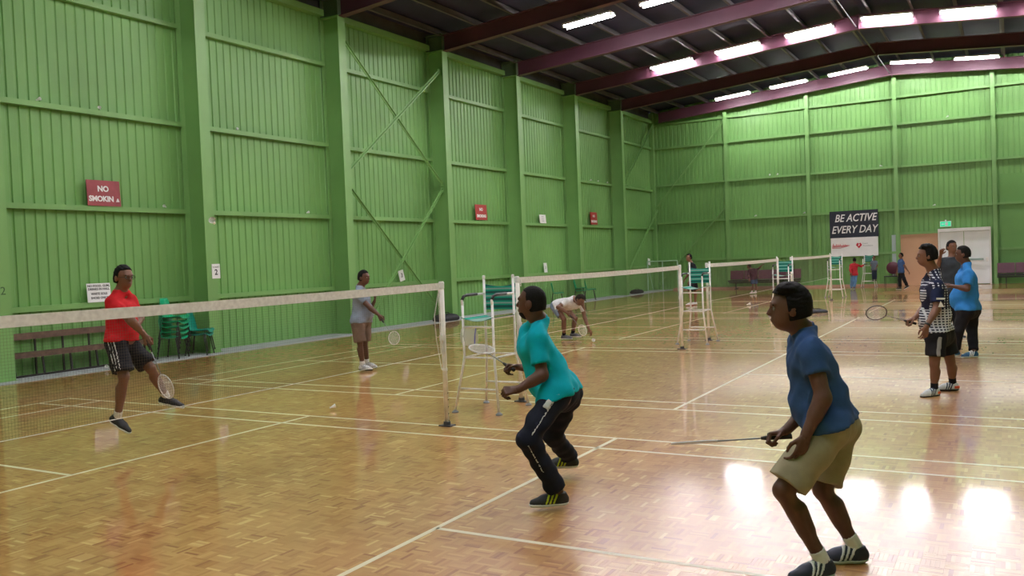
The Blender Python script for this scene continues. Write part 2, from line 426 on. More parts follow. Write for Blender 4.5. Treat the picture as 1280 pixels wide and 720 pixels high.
# ------------------------------------------------------------------ text
def text(body, size, loc, xdir, up, m, parent, name='lettering', shear=0., off=(0, 0, 0), bold=0.0, space=1.0, sx=1.0):
    cu = bpy.data.curves.new('t', 'FONT'); cu.body = body; cu.size = size; cu.align_x = 'CENTER'; cu.align_y = 'CENTER'
    cu.shear = shear; cu.extrude = .001; cu.offset = bold; cu.space_character = space; cu.resolution_u = 3
    t = bpy.data.objects.new('t', cu); COL.objects.link(t)
    bpy.context.view_layer.update()
    me = bpy.data.meshes.new_from_object(t.evaluated_get(bpy.context.evaluated_depsgraph_get()))
    bpy.data.objects.remove(t); bpy.data.curves.remove(cu)
    x = np.array(xdir, float); x /= np.linalg.norm(x); y = np.array(up, float); y /= np.linalg.norm(y); z = np.cross(x, y)
    n = len(me.vertices); co = np.zeros(n*3, np.float32); me.vertices.foreach_get('co', co); co = co.reshape(-1, 3)
    W = np.array(loc)+(co[:, :1]*sx)*x+co[:, 1:2]*y+co[:, 2:3]*z-np.array(off)
    me.vertices.foreach_set('co', W.astype(np.float32).reshape(-1)); me.update(); me.name = name
    me.materials.clear(); me.materials.append(m)
    o = bpy.data.objects.new(name, me); COL.objects.link(o)
    if parent is not None: o.parent = parent
    return o
YD = (0, 1, 0); ZD = (0, 0, 1)

# ------------------------------------------------------------------ signs on the left wall (plates standing on the girts)
def plate(name, label, cat, m, y0, y1, z0, z1, x=XL+.14, lean=.03, rim=None, roll=0.0):
    t = thing(name, label, cat, (x, (y0+y1)/2, z0))
    hw = (y1-y0)/2; h = z1-z0
    c, s_ = math.cos(roll), math.sin(roll)
    V = []
    for dx in (0, .012):
        for yy, zz in ((-hw, 0), (hw, 0), (hw, h), (-hw, h)):
            V.append((dx-lean*zz/h, yy*c-zz*s_, zz*c+yy*s_))
    mk('board', V, [(0,1,2,3),(7,6,5,4),(0,4,5,1),(1,5,6,2),(2,6,7,3),(3,7,4,0)], m, t)
    return t, h, hw
def on_plate(t, body, size, fy, fz, h, m, lean=.03, **k):
    return text(body, size, (.0135-lean*fz, fy*h, fz*h), YD, (-lean/h, 0, 1), m, t, **k)
t, h, hw = plate('no_smoking_sign', 'large faded red board reading NO SMOKIN resting on the girt above the bench', 'sign', SIGNRED, 2.93, 3.66, 3.17, 3.68)
on_plate(t, 'NO', .155, -.02, .66, h, INKW, bold=.006); on_plate(t, 'SMOKIN', .15, -.12, .27, h, INKW, bold=.006, space=.95)
m = MB(); m.add([(.0135-.006, .255, .09), (.0135-.006, .335, .09), (.0135-.008, .31, .16), (.0135-.008, .29, .16)], [(0,1,2,3)]); m.build('lettering', INKW, t)
t, h, hw = plate('no_smoking_sign', 'small bright red NO SMOKING sign between the braced bay and the next column', 'sign', SIGNRED2, 17.15, 17.88, 3.2, 3.72)
on_plate(t, 'NO', .14, 0, .68, h, INKW, bold=.006); on_plate(t, 'SMOKING', .13, 0, .25, h, INKW, bold=.008)
t, h, hw = plate('no_smoking_sign', 'small red NO SMOKING sign above the far stack of green chairs', 'sign', SIGNRED2, 26.4, 27.08, 3.2, 3.73)
on_plate(t, 'NO', .14, 0, .68, h, INKW, bold=.006); on_plate(t, 'SMOKING', .13, 0, .25, h, INKW, bold=.008)
t, h, hw = plate('notice_board', 'white notice with four lines of black capitals resting behind the man in red', 'sign', PAPER, 2.82, 3.33, 1.27, 1.64)
for i, s_ in enumerate(('NO FOOD, GUM,', 'DRINKS IN HALL', 'WHITE SOLE', 'SHOES ONLY')):
    on_plate(t, s_, .062, 0, (.86, .69, .44, .22)[i], h, INK, bold=.002)
t, h, hw = plate('paper_notice', 'white paper notice propped on the upper girt between columns', 'sign', PAPER, 21.75, 22.25, 3.17, 3.5)
for i in range(3): on_plate(t, 'NOTICE', .05, 0, .75-.25*i, h, INKG)
t, h, hw = plate('paper_notice', 'narrow white paper notice propped on the lowest girt', 'sign', PAPER, 21.95, 22.2, 1.27, 1.64)
on_plate(t, '3', .16, 0, .5, h, INK)
t, h, hw = plate('court_number_card', 'tilted white card with a black mark beside the crossed braces', 'sign', PAPER, 12.82, 13.06, 1.3, 1.62, roll=.18)
on_plate(t, '3', .17, -.06, .5, h, INK, bold=.004)
t, h, hw = plate('court_number_card', 'white card numbered 2 taped to the steel column beside stacked chairs', 'sign', PAPER, 5.44, 5.66, 1.63, 1.95, x=-9.798, lean=0)
on_plate(t, 'COURT', .05, 0, .78, h, INK, lean=0); on_plate(t, '2', .17, 0, .42, h, INK, lean=0, bold=.004)
text('2', .2, (-9.7985, .90, 1.58), YD, ZD, mat('dark_green_paint', (.04, .10, .03), .6, 0), wall_left, name='painted_number')
t, h, hw = plate('paper_notice', 'small curled white paper in the far corner bay', 'sign', PAPER, 33.0, 33.3, 1.3, 1.62, roll=-.15)

# ------------------------------------------------------------------ far wall: banner, doors, exit sign
XD = (1, 0, 0)
yb = YF-.33
t = thing('wall_banner', 'navy and white banner reading BE ACTIVE EVERY DAY', 'banner', (-.82, yb, 1.37))
O = np.array([-.82, yb, 1.37])
m = MB(); m.box((-1.03, 0, .85), (1.03, .03, 2.06)); m.build('navy_panel', NAVY, t)
m = MB(); m.box((-1.0, 0, .0), (1.0, .03, .85)); m.build('white_panel', PAPER, t)
text('BE ACTIVE', .47, (.06, -.004, 1.72), XD, ZD, INKW, t, shear=.28, bold=.006, sx=.80)
text('EVERY DAY', .47, (.0, -.004, 1.20), XD, ZD, INKW, t, shear=.28, bold=.006, sx=.80)
m = MB()
for k in range(9):
    x = -.93+.075*k; m.tube([(x, -.005, .42+.004*k), (x+.035, -.005, (.60, .53, .58, .56, .57, .50, .54, .55, .52)[k]), (x+.05, -.005, .44+.004*k), (x+.085, -.005, .47+.004*k)], .014, 5)
m.tube([(-.95, -.005, .40), (-.6, -.005, .39), (-.2, -.005, .50)], .010, 5); m.build('red_script', INKR, t)
m = MB(); cx, cz = .2, .5
m.add([(cx, -.004, cz-.15), (cx+.13, -.004, cz), (cx+.07, -.004, cz+.1), (cx, -.004, cz+.06), (cx-.07, -.004, cz+.1), (cx-.13, -.004, cz)], [(0,1,2,3,4,5)]); m.build('emblem', INKR, t)
m = MB(); m.add([(cx-.03, -.006, cz-.06), (cx+.02, -.006, cz-.02), (cx+.05, -.006, cz+.04), (cx-.02, -.006, cz+.03)], [(0,1,2,3)]); m.build('emblem', INKW, t)
text('Heart', .09, (.47, -.004, .56), XD, ZD, INKG, t); text('Foundation', .09, (.58, -.004, .46), XD, ZD, INKG, t)

d = MB(); d.box((1.08, YF-.16, 0), (2.56, YF-.1, 2.24)); dp = struct('door_1', d, PEACH)
m = MB(); m.box((1.03, YF-.2, 2.24), (2.58, YF-.06, 2.34)); m.build('door_head', GREENF, dp)
m = MB(); m.box((1.02, YF-.2, 0), (1.08, YF-.06, 2.24)); m.build('door_jamb', GREENF, dp)
d = MB(); d.box((2.58, YF-.30, 2.28), (4.58, YF-.05, 2.42)); d.box((2.58, YF-.28, 0), (2.64, YF-.05, 2.28)); d.box((4.52, YF-.28, 0), (4.58, YF-.05, 2.28))
df = struct('door_2', d, WHITE)
for k, (a, b) in enumerate(((2.645, 3.555), (3.575, 4.515))):
    m = MB(); m.box((a, YF-.2, .03), (b, YF-.15, 2.27)); lf = m.build('door_leaf', DOORW, df)
    m = MB(); m.box((a+.1, YF-.29, 1.02), (b-.22, YF-.25, 1.10)); m.box((a+.12, YF-.25, 1.03), (a+.16, YF-.2, 1.09)); m.box((b-.3, YF-.25, 1.03), (b-.26, YF-.2, 1.09)); m.build('push_bar', mat('grey_green_bar', (.30, .42, .40), .4, 0), lf)
    m = MB(); m.box((b-.14, YF-.215, .96), (b-.03, YF-.2, 1.14)); m.build('lock_plate', CHROME, lf)
t = thing('exit_sign', 'green and white exit sign above the white double doors', 'sign', (2.88, YF-.18, 2.5))
m = MB(); m.box((-.22, -.05, 0), (.22, .05, .24)); m.build('housing', WHITE, t)
m = MB(); m.box((-.2, -.056, .02), (.2, -.05, .22)); m.build('face', mat('exit_green', (.02, .48, .25), .4, 0, emit=1.2), t)
m = MB(); m.box((-.01, -.06, .05), (.09, -.056, .19)); m.box((-.12, -.06, .1), (-.04, -.056, .13)); m.add([(-.16, -.058, .115), (-.12, -.058, .07), (-.12, -.058, .16)], [(0,1,2)]); m.build('pictogram', INKW, t)
m = MB(); m.box((-.03, -.01, .24), (.03, .17, .30)); m.build('bracket', WHITE, t)
m = MB(); m.box((.72, YF-.12, .45), (.92, YF-.1, 2.25)); m.build('grey_plate', mat('pale_grey_plate', (.50, .60, .60), .5, .05, 3.), wall_far)

# ------------------------------------------------------------------ nets, posts
def net(y0, y1, label):
    t = thing('badminton_net', label, 'net', (0, (y0+y1)/2, .79)); L = (y1-y0)/2-.02
    def sag(y): return -.012*(1-(y/L)**2)
    ys = np.linspace(-L, L, 17)
    m = MB()
    for a, b in zip(ys[:-1], ys[1:]):
        za, zb = .76+sag(a), .76+sag(b)
        m.add([(-.004, a, za-.075), (.004, a, za-.075), (.004, a, za), (-.004, a, za), (-.004, b, zb-.075), (.004, b, zb-.075), (.004, b, zb), (-.004, b, zb)],
              [(0,4,5,1),(1,5,6,2),(2,6,7,3),(3,7,4,0)])
    m.build('top_tape', CANVAS, t)
    V = []; Fc = []; r = .0005
    def strand(pts):
        b = len(V)
        for x, y, z in pts: V.extend([(x-r, y, z), (x+r, y, z-r), (x+r, y, z+r)] if abs(pts[0][1]-pts[-1][1]) > .1 else [(x-r, y, z), (x+r, y-r, z), (x+r, y+r, z)])
        for i in range(len(pts)-1):
            for k in range(3): Fc.append((b+3*i+k, b+3*i+(k+1) % 3, b+3*i+3+(k+1) % 3, b+3*i+3+k))
    for z in np.arange(0, .69, .02): strand([(0, y, z+sag(y)) for y in ys])
    for y in np.arange(-L, L+.001, .02): strand([(0, y, 0+sag(y)), (0, y, .69+sag(y))])
    o = mk('net_mesh', V, Fc, NETM, t)
    o['kind'] = 'stuff'
    m = MB(); m.tube([(0, y, sag(y)) for y in ys], .003, 6); m.build('bottom_cord', CANVAS, t)
    for e in (-L, L):
        m = MB(); m.tube([(0, e, .76), (0, e, 0)], .004, 6); m.build('side_cord', CANVAS, t)
    return t
def post(y, label, s, cord=False):
    t = thing('net_post', label, 'post', (0, y, 0))
    m = MB(); m.tube([(0, 0, .012), (0, 0, 1.50)], .026, 12); m.build('pole', POSTM, t, True)
    m = MB(); m.lathe([(.031, 1.49), (.031, 1.55), (.024, 1.565)], 12); m.build('cap', WHITE, t)
    m = MB(); m.box((-.075, -.055, 0), (.075, .055, .014)); m.lathe([(.038, .014), (.038, .05)], 12); m.build('base_plate', mat('dark_plate', (.06, .06, .07), .5, .2, 8.), t)
    m = MB(); m.box((-.02, s*.026, .93), (.02, s*.05, .99)); m.tube([(0, s*.05, .9), (0, s*.05, 1.02)], .008, 6); m.build('cleat', CHROME, t)
    for k in range(5):
        m = MB(); z = .06+.075*k; m.lathe([(.0065, 0), (.0065, .002)], 8, (.0255, 0, z), (1, 0, 0)); m.build('peg_hole', INK, t)
    if cord:
        c = [(.0, s*.03, 1.53), (-.01, s*.14, 1.2), (-.01, s*.12, .95), (0, s*.06, .62), (.02, s*.03, .6)]
        m = MB(); m.tube(c, .005, 6); m.build('tie_cord', CANVAS, t)
        m = MB(); m.lathe([(.03, .60), (.03, .63)], 10); m.build('cord_knot', CANVAS, t)
    else:
        m = MB()
        for k in range(3): m.tube([(0, s*.0, 1.5-.02*k), (.02, s*.06, 1.5-.03*k), (0, s*.1, 1.52)], .006, 6)
        m.build('tie_cord', CANVAS, t)
names = ['between the man in red and the man in turquoise', 'in front of the bending man in white', 'in front of the boy in maroon', 'hung before the white chairs under the banner']
for i, (y0, y1) in enumerate(COURT_Y):
    net(y0+.04, y1-.04, 'badminton net with white top tape '+names[i])
post(-6.1, 'cream net post at the near end of the nearest net', 1)
post(0.0, 'cream net post with hanging cord, beside the nearest umpire chair', -1, True)
post(1.65, 'cream net post behind the man in turquoise', 1)
post(7.75, 'cream net post in front of the second umpire chair', -1)
post(9.4, 'cream net post behind the second umpire chair', 1)
post(15.5, 'white net post in front of the third umpire chair', -1)
post(17.1, 'white net post behind the third umpire chair', 1)
post(23.2, 'white net post beside the tall white chair under the banner', -1)

# ------------------------------------------------------------------ umpire chairs
def umpire_chair():
    t = thing('umpire_chair', 'x', 'umpire chair')
    a = .205; yf, yk = -.25, .25                     # front towards -y
    legs = [((-.30, -.35), (-a, yf)), ((.30, -.35), (a, yf)), ((-.30, .35), (-a, yk)), ((.30, .35), (a, yk))]
    for i, ((fx, fy), (ux, uy)) in enumerate(legs):
        top = 1.30 if uy < 0 else 1.56
        pts = [(fx, fy, .015), (ux+(fx-ux)*.06, uy+(fy-uy)*.06, .60), (ux, uy, .66), (ux, uy, top)]
        m = MB(); m.tube(pts, .0155, 10); o = m.build('leg', CHROME, t, True)
        m = MB(); m.lathe([(.04, 0), (.04, .012), (.02, .03)], 12, (fx, fy, 0)); m.build('foot', mat('grey_rubber_foot', (.25, .26, .28), .6, 0) if i == 0 else bpy.data.materials['grey_rubber_foot'], o)
        if uy > 0:
            m = MB(); m.lathe([(.02, 1.555), (.02, 1.585), (.012, 1.595)], 10, (ux, uy, 0)); m.build('end_cap', WHITE, o)
    for s in (-1, 1):
        m = MB(); m.tube([(s*a, yf, 1.25), (s*a, yf-.01, 1.31), (s*a, yf+.03, 1.355), (s*a, yf+.1, 1.37), (s*a, yk, 1.37)], .0145, 8); ar = m.build('armrest', CHROME, t, True)
        m = MB(); m.tube([(s*a, yf-.005, 1.315), (s*a, yf+.03, 1.357), (s*a, yf+.1, 1.372), (s*a, yf+.32, 1.372)], .0185, 8); m.build('arm_grip', BLACK, ar, True)
        m = MB(); m.tube([(s*a, yf, .64), (s*a, yk, .64)], .013, 8); m.build('side_rail', CHROME, t, True)
        m = MB(); m.tube([(s*a, yf, 1.10), (s*a, yk, 1.10)], .013, 8); m.build('seat_rail', CHROME, t, True)
    for (y, z, w_) in ((yf, .64, a), (yk, .64, a), (yf, 1.0, a), (-.303, .28, .255), (.303, .28, .255)):
        m = MB(); m.tube([(-w_, y, z), (w_, y, z)], .0125, 8); m.build('cross_rail', CHROME, t, True)
    V = []; Fc = []; nx = 12
    for j, y in enumerate(np.linspace(yf-.02, yk, 8)):
        for i in range(nx+1):
            x = -a-.012+(2*a+.024)*i/nx; V.append((x, y, 1.115-.045*math.cos((i/nx-.5)*math.pi)))
    for j in range(7):
        for i in range(nx): k = j*(nx+1)+i; Fc.append((k, k+1, k+nx+2, k+nx+1))
    o = mk('canvas_seat', V, Fc, CANV_G, t, True); s_ = o.modifiers.new('s', 'SOLIDIFY'); s_.thickness = .006
    V = []; Fc = []
    for j in range(9):
        for i in range(nx+1):
            c = math.cos((i/nx-.5)*math.pi)
            V.append((-a-.015+(2*a+.03)*i/nx, yk+.02+.04*c, 1.17+.32*j/8-(.035*c if j == 8 else 0)))
    for j in range(8):
        for i in range(nx): k = j*(nx+1)+i; Fc.append((k, k+1, k+nx+2, k+nx+1))
    o = mk('canvas_back', V, Fc, CANV_G, t, True); s_ = o.modifiers.new('s', 'SOLIDIFY'); s_.thickness = .006
    return t
UC = umpire_chair()
def place_uc(o, x, y, rz, sc, label):
    o.location = (x, y, 0); o.rotation_euler = (0, 0, rz); o.scale = (sc, sc, sc); tag(o, label, 'umpire chair', 'umpire chairs beside the nets')
ucs = [(-.08, 1.08, 0, 1.0, 'tall white umpire chair with green striped canvas, beside the man in turquoise'),
       (-.07, 8.9, 0, 1.0, 'tall white umpire chair with green canvas, with the man in black behind it'),
       (-.05, 16.3, 0, 1.0, 'tall white umpire chair before the maroon seats'),
       (-.2, 25.2, 0, 1.0, 'tall white umpire chair standing by the child in red'),
       (-.12, 33.1, 0, .95, 'tall white umpire chair with a child standing on its rail')]
for i, a in enumerate(ucs): place_uc(UC if i == 0 else copy_tree(UC), *a)
# a plastic bag hanging below the first seat
t = thing('plastic_bag', 'clear plastic bag with a blue strap hanging under the nearest umpire seat', 'bag', (-.22, .85, .78))
V = []; Fc = []
for j in range(7):
    z = .23*j/6; wv_ = .5+.5*math.sin(math.pi*(j+.7)/7.2)
    for i in range(12):
        q = 2*math.pi*i/12; V.append((.13*wv_*math.cos(q)+.006*math.sin(5*q+j), .035*wv_*math.sin(q)+.005*math.cos(3*q+j), z))
for j in range(6):
    for i in range(12): k = j*12; Fc.append((k+i, k+(i+1) % 12, k+12+(i+1) % 12, k+12+i))
Fc.append(tuple(range(11, -1, -1)))
CLEAR = mat('clear_plastic', (.85, .87, .88), .3, 0); CLEAR.node_tree.nodes['Principled BSDF'].inputs['Alpha'].default_value = .38
mk('bag_body', V, Fc, CLEAR, t, True)
m = MB(); m.tube([(.09, -.03, .02), (.1, -.035, .12), (.11, -.01, .235)], .006, 6); m.build('strap', mat('violet_strap', (.10, .09, .55), .6, 0), t)

# ------------------------------------------------------------------ green plastic chairs
def plastic_chair(mt):
    t = thing('plastic_chair', 'x', 'chair')
    prof = [(.235, .405, .20), (.225, .435, .215), (.17, .447, .225), (.05, .435, .228), (-.08, .425, .228), (-.155, .44, .225), (-.19, .49, .22), (-.21, .58, .215), (-.235, .70, .205), (-.255, .79, .185), (-.262, .835, .15)]
    V = []; Fc = []; n = 10
    for k, (x, z, hw) in enumerate(prof):
        back = k >= 6
        for i in range(n+1):
            s = i/n*2-1; c = abs(s)**3
            V.append((x+(.045*c if back else 0), s*hw, z+(0 if back else .028*c-.012*(1-s*s))))
    for k in range(len(prof)-1):
        for i in range(n): a = k*(n+1)+i; Fc.append((a, a+1, a+n+2, a+n+1))
    o = mk('shell', V, Fc, mt, t, True); s_ = o.modifiers.new('s', 'SOLIDIFY'); s_.thickness = .007
    for sx, sy in ((1, 1), (1, -1), (-1, 1), (-1, -1)):
        m = MB(); x0 = .15*sx-.02
        m.tube([(x0, sy*.14, .42), (x0+.015*sx, sy*.19, .41), (x0+.085*sx, sy*.225, .0)], .0115, 8); lg = m.build('leg', BLACK, t, True)
        m = MB(); m.lathe([(.016, 0), (.016, .03)], 8, (x0+.082*sx, sy*.224, 0)); m.build('foot_cap', RUBBER, lg)
    for sx in (1, -1):
        m = MB(); m.tube([(.15*sx-.02, -.15, .418), (.15*sx-.02, .15, .418)], .010, 8); m.build('under_rail', BLACK, t)
    return t
PC1 = plastic_chair(PLASTG); PC2 = plastic_chair(PLASTG2)
fa = math.atan2(.42, .9); used = {}
def put_chair(src, x, y, z, rz, label, group):
    k = src.name; o = copy_tree(src) if k in used else src; used[k] = 1
    o.location = (x, y, z); o.rotation_euler = (0, 0, rz); tag(o, label, 'chair', group)
for k in range(5):
    put_chair(PC1, -9.88+.012*k, 4.42+.005*k, .012+.105*k, fa, ('bright green plastic chair on top of the five-chair stack by the bench' if k == 4 else 'bottom green plastic chair of the five-chair stack by the bench' if k == 0 else ('second', 'third', 'fourth')[k-1]+' green plastic chair from the floor in the five-chair stack by the bench'), 'stacked green chairs by the bench')
for k in range(2):
    put_chair(PC2, -9.84+.02*k, 5.07+.01*k, .012+.085*k, fa+.1, ('teal green plastic chair on top of the two-chair stack beside the column' if k else 'lower teal green plastic chair of the two-chair stack beside the column'), 'pair of stacked teal chairs')
put_chair(PC1, -9.95, 24.3, .012, .5, 'green plastic chair behind the bending man, beside an empty one', 'green chairs by the wall behind the bending man')
put_chair(PC1, -9.95, 24.3, .117, .5, 'upper green plastic chair of the stack behind the bending man', 'green chairs by the wall behind the bending man')
put_chair(PC1, -9.95, 25.3, .012, .5, 'single green plastic chair by the wall next to the far stack', 'green chairs by the wall behind the bending man')
put_chair(PC1, -10.0, 22.4, .012, .5, 'green plastic chair half hidden behind the bending man', 'green chairs by the wall behind the bending man')

# ------------------------------------------------------------------ long wooden bench between two columns
t = thing('wooden_bench', 'long weathered wooden bench against the green wall behind the man in red', 'bench', (-10.2, 2.55, .012))
L = 1.45
for nm, x0, x1, z0, z1 in (('seat_plank', -.13, .17, .40, .435), ('back_plank', -.16, -.135, .66, .78), ('front_rail', .13, .16, .345, .40), ('floor_rail', .10, .14, .0, .035)):
    m = MB(); m.box((x0, -L, z0), (x1, L, z1)); m.build(nm, WOOD if nm != 'floor_rail' else BLACK, t)
for y in np.linspace(-L+.1, L-.1, 6):
    m = MB(); m.bar((.11, y, .03), (.06, y, .40), .03, .03); m.bar((-.14, y, 0), (-.145, y, .66), .03, .03); m.build('bench_frame', BLACK, t)

# ------------------------------------------------------------------ maroon seat rows by the far wall
def seat_row(n, x0, label):
    wd = .66; t = thing('seat_row', label, 'bench', (x0, YF-.75, 0))
    for i in range(n):
        m = MB(); a, b = i*wd+.012, (i+1)*wd-.012
        m.add([(a, .12, .46), (b, .12, .46), (b, .2, .88), (a, .2, .88), (a, .17, .45), (b, .17, .45), (b, .26, .88), (a, .26, .88)], [(0,3,2,1),(4,5,6,7),(0,1,5,4),(1,2,6,5),(2,3,7,6),(3,0,4,7)])
        m.build('back_pad', MAROONV, t)
        m = MB(); m.box((a, -.32, .36), (b, .12, .43)); m.build('seat_pad', BLACK, t)
    m = MB(); m.box((0, -.12, .28), (n*wd, -.06, .34)); m.build('beam', BLACK, t)
    for x in (wd*.5, n*wd-wd*.5):
        m = MB(); m.box((x-.02, -.11, .02), (x+.02, -.07, .28)); m.box((x-.02, -.3, 0), (x+.02, .2, .03)); m.build('leg', BLACK, t)
seat_row(5, -6.42, 'row of five maroon seats behind the boy in maroon')
seat_row(3, 4.78, 'row of maroon seats beside the white double doors')

# folding chair with a round maroon cushion, by the walking youth
t = thing('cushioned_chair', 'black-framed chair with a round maroon back beside the walking youth', 'chair', (.75, YF-.75, 0))
m = MB(); m.lathe([(.02, -.03), (.25, -.025), (.275, 0), (.25, .025), (.02, .03)], 24, (.05, .12, .80), (0, 1, .12)); m.build('round_back', MAROONV, t, True)
m = MB(); m.box((-.28, -.3, .42), (.26, .12, .46)); m.build('seat', BLACK, t)
for sx in (-.26, .24):
    for sy in (-.28, .1):
        m = MB(); m.tube([(sx, sy, 0), (sx, sy, .42)], .012, 6); m.build('leg', BLACK, t)
m = MB(); m.tube([(0, .12, .45), (0, .15, .62)], .015, 6); m.tube([(.1, .12, .45), (.1, .15, .62)], .015, 6); m.build('back_stay', BLACK, t)

# pale frame of a small goal in the far corner
t = thing('goal_frame', 'pale green tubular goal frame in the far corner', 'goal', (-9.55, 32.9, 0))
PG = mat('pale_green_tube', (.42, .62, .46), .5, 0)
for x in (-.76, .02, .78):
    m = MB(); m.tube([(x, 0, 0), (x, 0, 1.47)], .025, 8); m.build('upright', PG, t)
m = MB(); m.tube([(-.76, 0, 1.47), (.78, 0, 1.47)], .025, 8); m.build('crossbar', PG, t)
for x in (-.76, .78):
    m = MB(); m.tube([(x, 0, .02), (x, .7, .02)], .02, 8); m.tube([(x, 0, 1.45), (x, .7, .03)], .015, 8); m.build('ground_bar', PG, t)

# ------------------------------------------------------------------ bags and shoes on the floor
def bag(label, loc, sx, sy, h, m_, rz=0, cat='bag', strap=True):
    t = thing('sports_bag', label, cat, loc, rz); V = []; Fc = []; n = 14
    pr = [(.9, 0), (1, .15), (.98, .5), (.8, .82), (.45, .97), (.1, 1)]
    for f, z in pr:
        for k in range(n):
            q = 2*math.pi*k/n; c, s_ = math.cos(q), math.sin(q)
            V.append((sx*f*math.copysign(abs(c)**.7, c), sy*f*math.copysign(abs(s_)**.7, s_)*(1+.1*math.sin(3*q)), h*z*(1+.12*math.sin(2*q+1))))
    for j in range(len(pr)-1):
        for k in range(n): Fc.append((j*n+k, j*n+(k+1) % n, j*n+n+(k+1) % n, j*n+n+k))
    Fc.append(tuple(range(n-1, -1, -1))); Fc.append(tuple((len(pr)-1)*n+k for k in range(n)))
    mk('bag_body', V, Fc, m_, t, True)
    if strap:
        m = MB(); m.tube([(-sx*.5, 0, h*.85), (-sx*.3, .02, h*1.25), (sx*.3, .02, h*1.25), (sx*.5, 0, h*.85)], .012, 6); m.build('handle', RUBBER, t)
    return t
DARKB = mat('dark_bag_cloth', (.015, .017, .022), .7, .2, 8.)
bag('black sports bag against the column behind the nearest net post', (-9.75, 14.3, .012), .30, .5, .2, DARKB)
bag('low black bag by the wall near the far corner', (-10.0, 30.6, .012), .25, .5, .17, DARKB)
g = G(1020, 391); bag('black racket bag lying on the court beyond the man in the blue T-shirt', (g[0], g[1], .001), .32, .14, .09, DARKB, .3)
bag('white shoe bag with red top beside the first column', (-9.62, .36, .012), .2, .16, .22, mat('white_red_bag', (.72, .70, .70), .6, .1, 5.), 0, 'bag', False)
bag('crumpled red cloth lying on the white shoe bag', (-9.66, .30, .228), .12, .1, .09, mat('dull_red_cloth', (.35, .05, .07), .8, .2, 8.), 0, 'cloth', False)

# ------------------------------------------------------------------ shuttlecocks
FEATH = mat('white_feather', (.85, .85, .84), .7, .05, 20.)
def shuttle_proto():
    t = thing('shuttlecock', 'x', 'shuttlecock')
    m = MB(); m.lathe([(.004, -.012), (.010, -.009), (.013, 0), (.013, .012)], 12); m.build('cork', CANVAS, t, True)
    m = MB()
    for k in range(12):
        q = 2*math.pi*k/12; c, s_ = math.cos(q), math.sin(q); a2 = q+.30
        m.add([(.011*c, .011*s_, .012), (.011*math.cos(a2), .011*math.sin(a2), .012), (.034*math.cos(a2+.12), .034*math.sin(a2+.12), .085), (.034*math.cos(q-.08), .034*math.sin(q-.08), .085)], [(0,1,2,3)])
    m.build('feathers', FEATH, t)
    return t
SH = shuttle_proto(); sh_used = False
def shuttle(loc, rot, label, group=None, s=1.0):
    global sh_used
    o = copy_tree(SH) if sh_used else SH; sh_used = True
    o.location = loc; o.rotation_euler = rot; o.scale = (s, s, s); tag(o, label, 'shuttlecock', group)
g = G(741, 428); shuttle((g[0], g[1], .034), (math.pi/2-.27, 0, .6), 'shuttlecock on the floor under the bending man\'s hand', None, 1.15)
g = G(121, 461); shuttle((-9.6, g[1]-.05, .05), (math.pi/2-.27, 0, 1.), 'shuttlecock lying on the concrete strip behind the man in red')
g = G(934, 382); shuttle((g[0], g[1], .034), (math.pi/2-.27, 0, 2.1), 'shuttlecock on the floor in front of the boy in maroon', None, 1.3)
g = G(413, 513); shuttle((g[0], g[1], .034), (math.pi/2-.27, 0, 2.6), 'shuttlecock lying alone on the boards behind the nearest net', None, .8)
pf = P(268, 279, 8.6); shuttle(tuple(pf), (1.2, .5, .4), 'shuttlecock in flight in front of the green column')
for x, y, z in ((XL+.07, 2.05, 5.07), (XL+.07, 3.35, 5.07), (XL+.07, 6.9, 5.07), (XL+.07, 4.8, 3.17), (XL+.07, 9.1, 3.17), (XL+.07, 26.6, 5.07), (XL+.07, 27.5, 5.07), (XL+.07, 28.4, 5.07), (XL+.07, 30.6, 5.07)):
    shuttle((x, y, z+.036), (math.pi/2-.27, 0, random.uniform(0, 6)), 'stray shuttlecock lodged on a girt of the long green wall', 'shuttlecocks lodged on the long wall')
for x, z in ((-5.3, 3.42), (-4.55, 5.30), (-4.2, 5.30), (-3.05, 3.42), (.4, 5.30), (3.0, 7.17), (2.4, 3.42)):
    shuttle((x, YF-.07, z+.036), (math.pi/2-.27, 0, random.uniform(0, 6)), 'stray shuttlecock lodged on a girt of the gable wall', 'shuttlecocks lodged on the gable wall', 1.2)

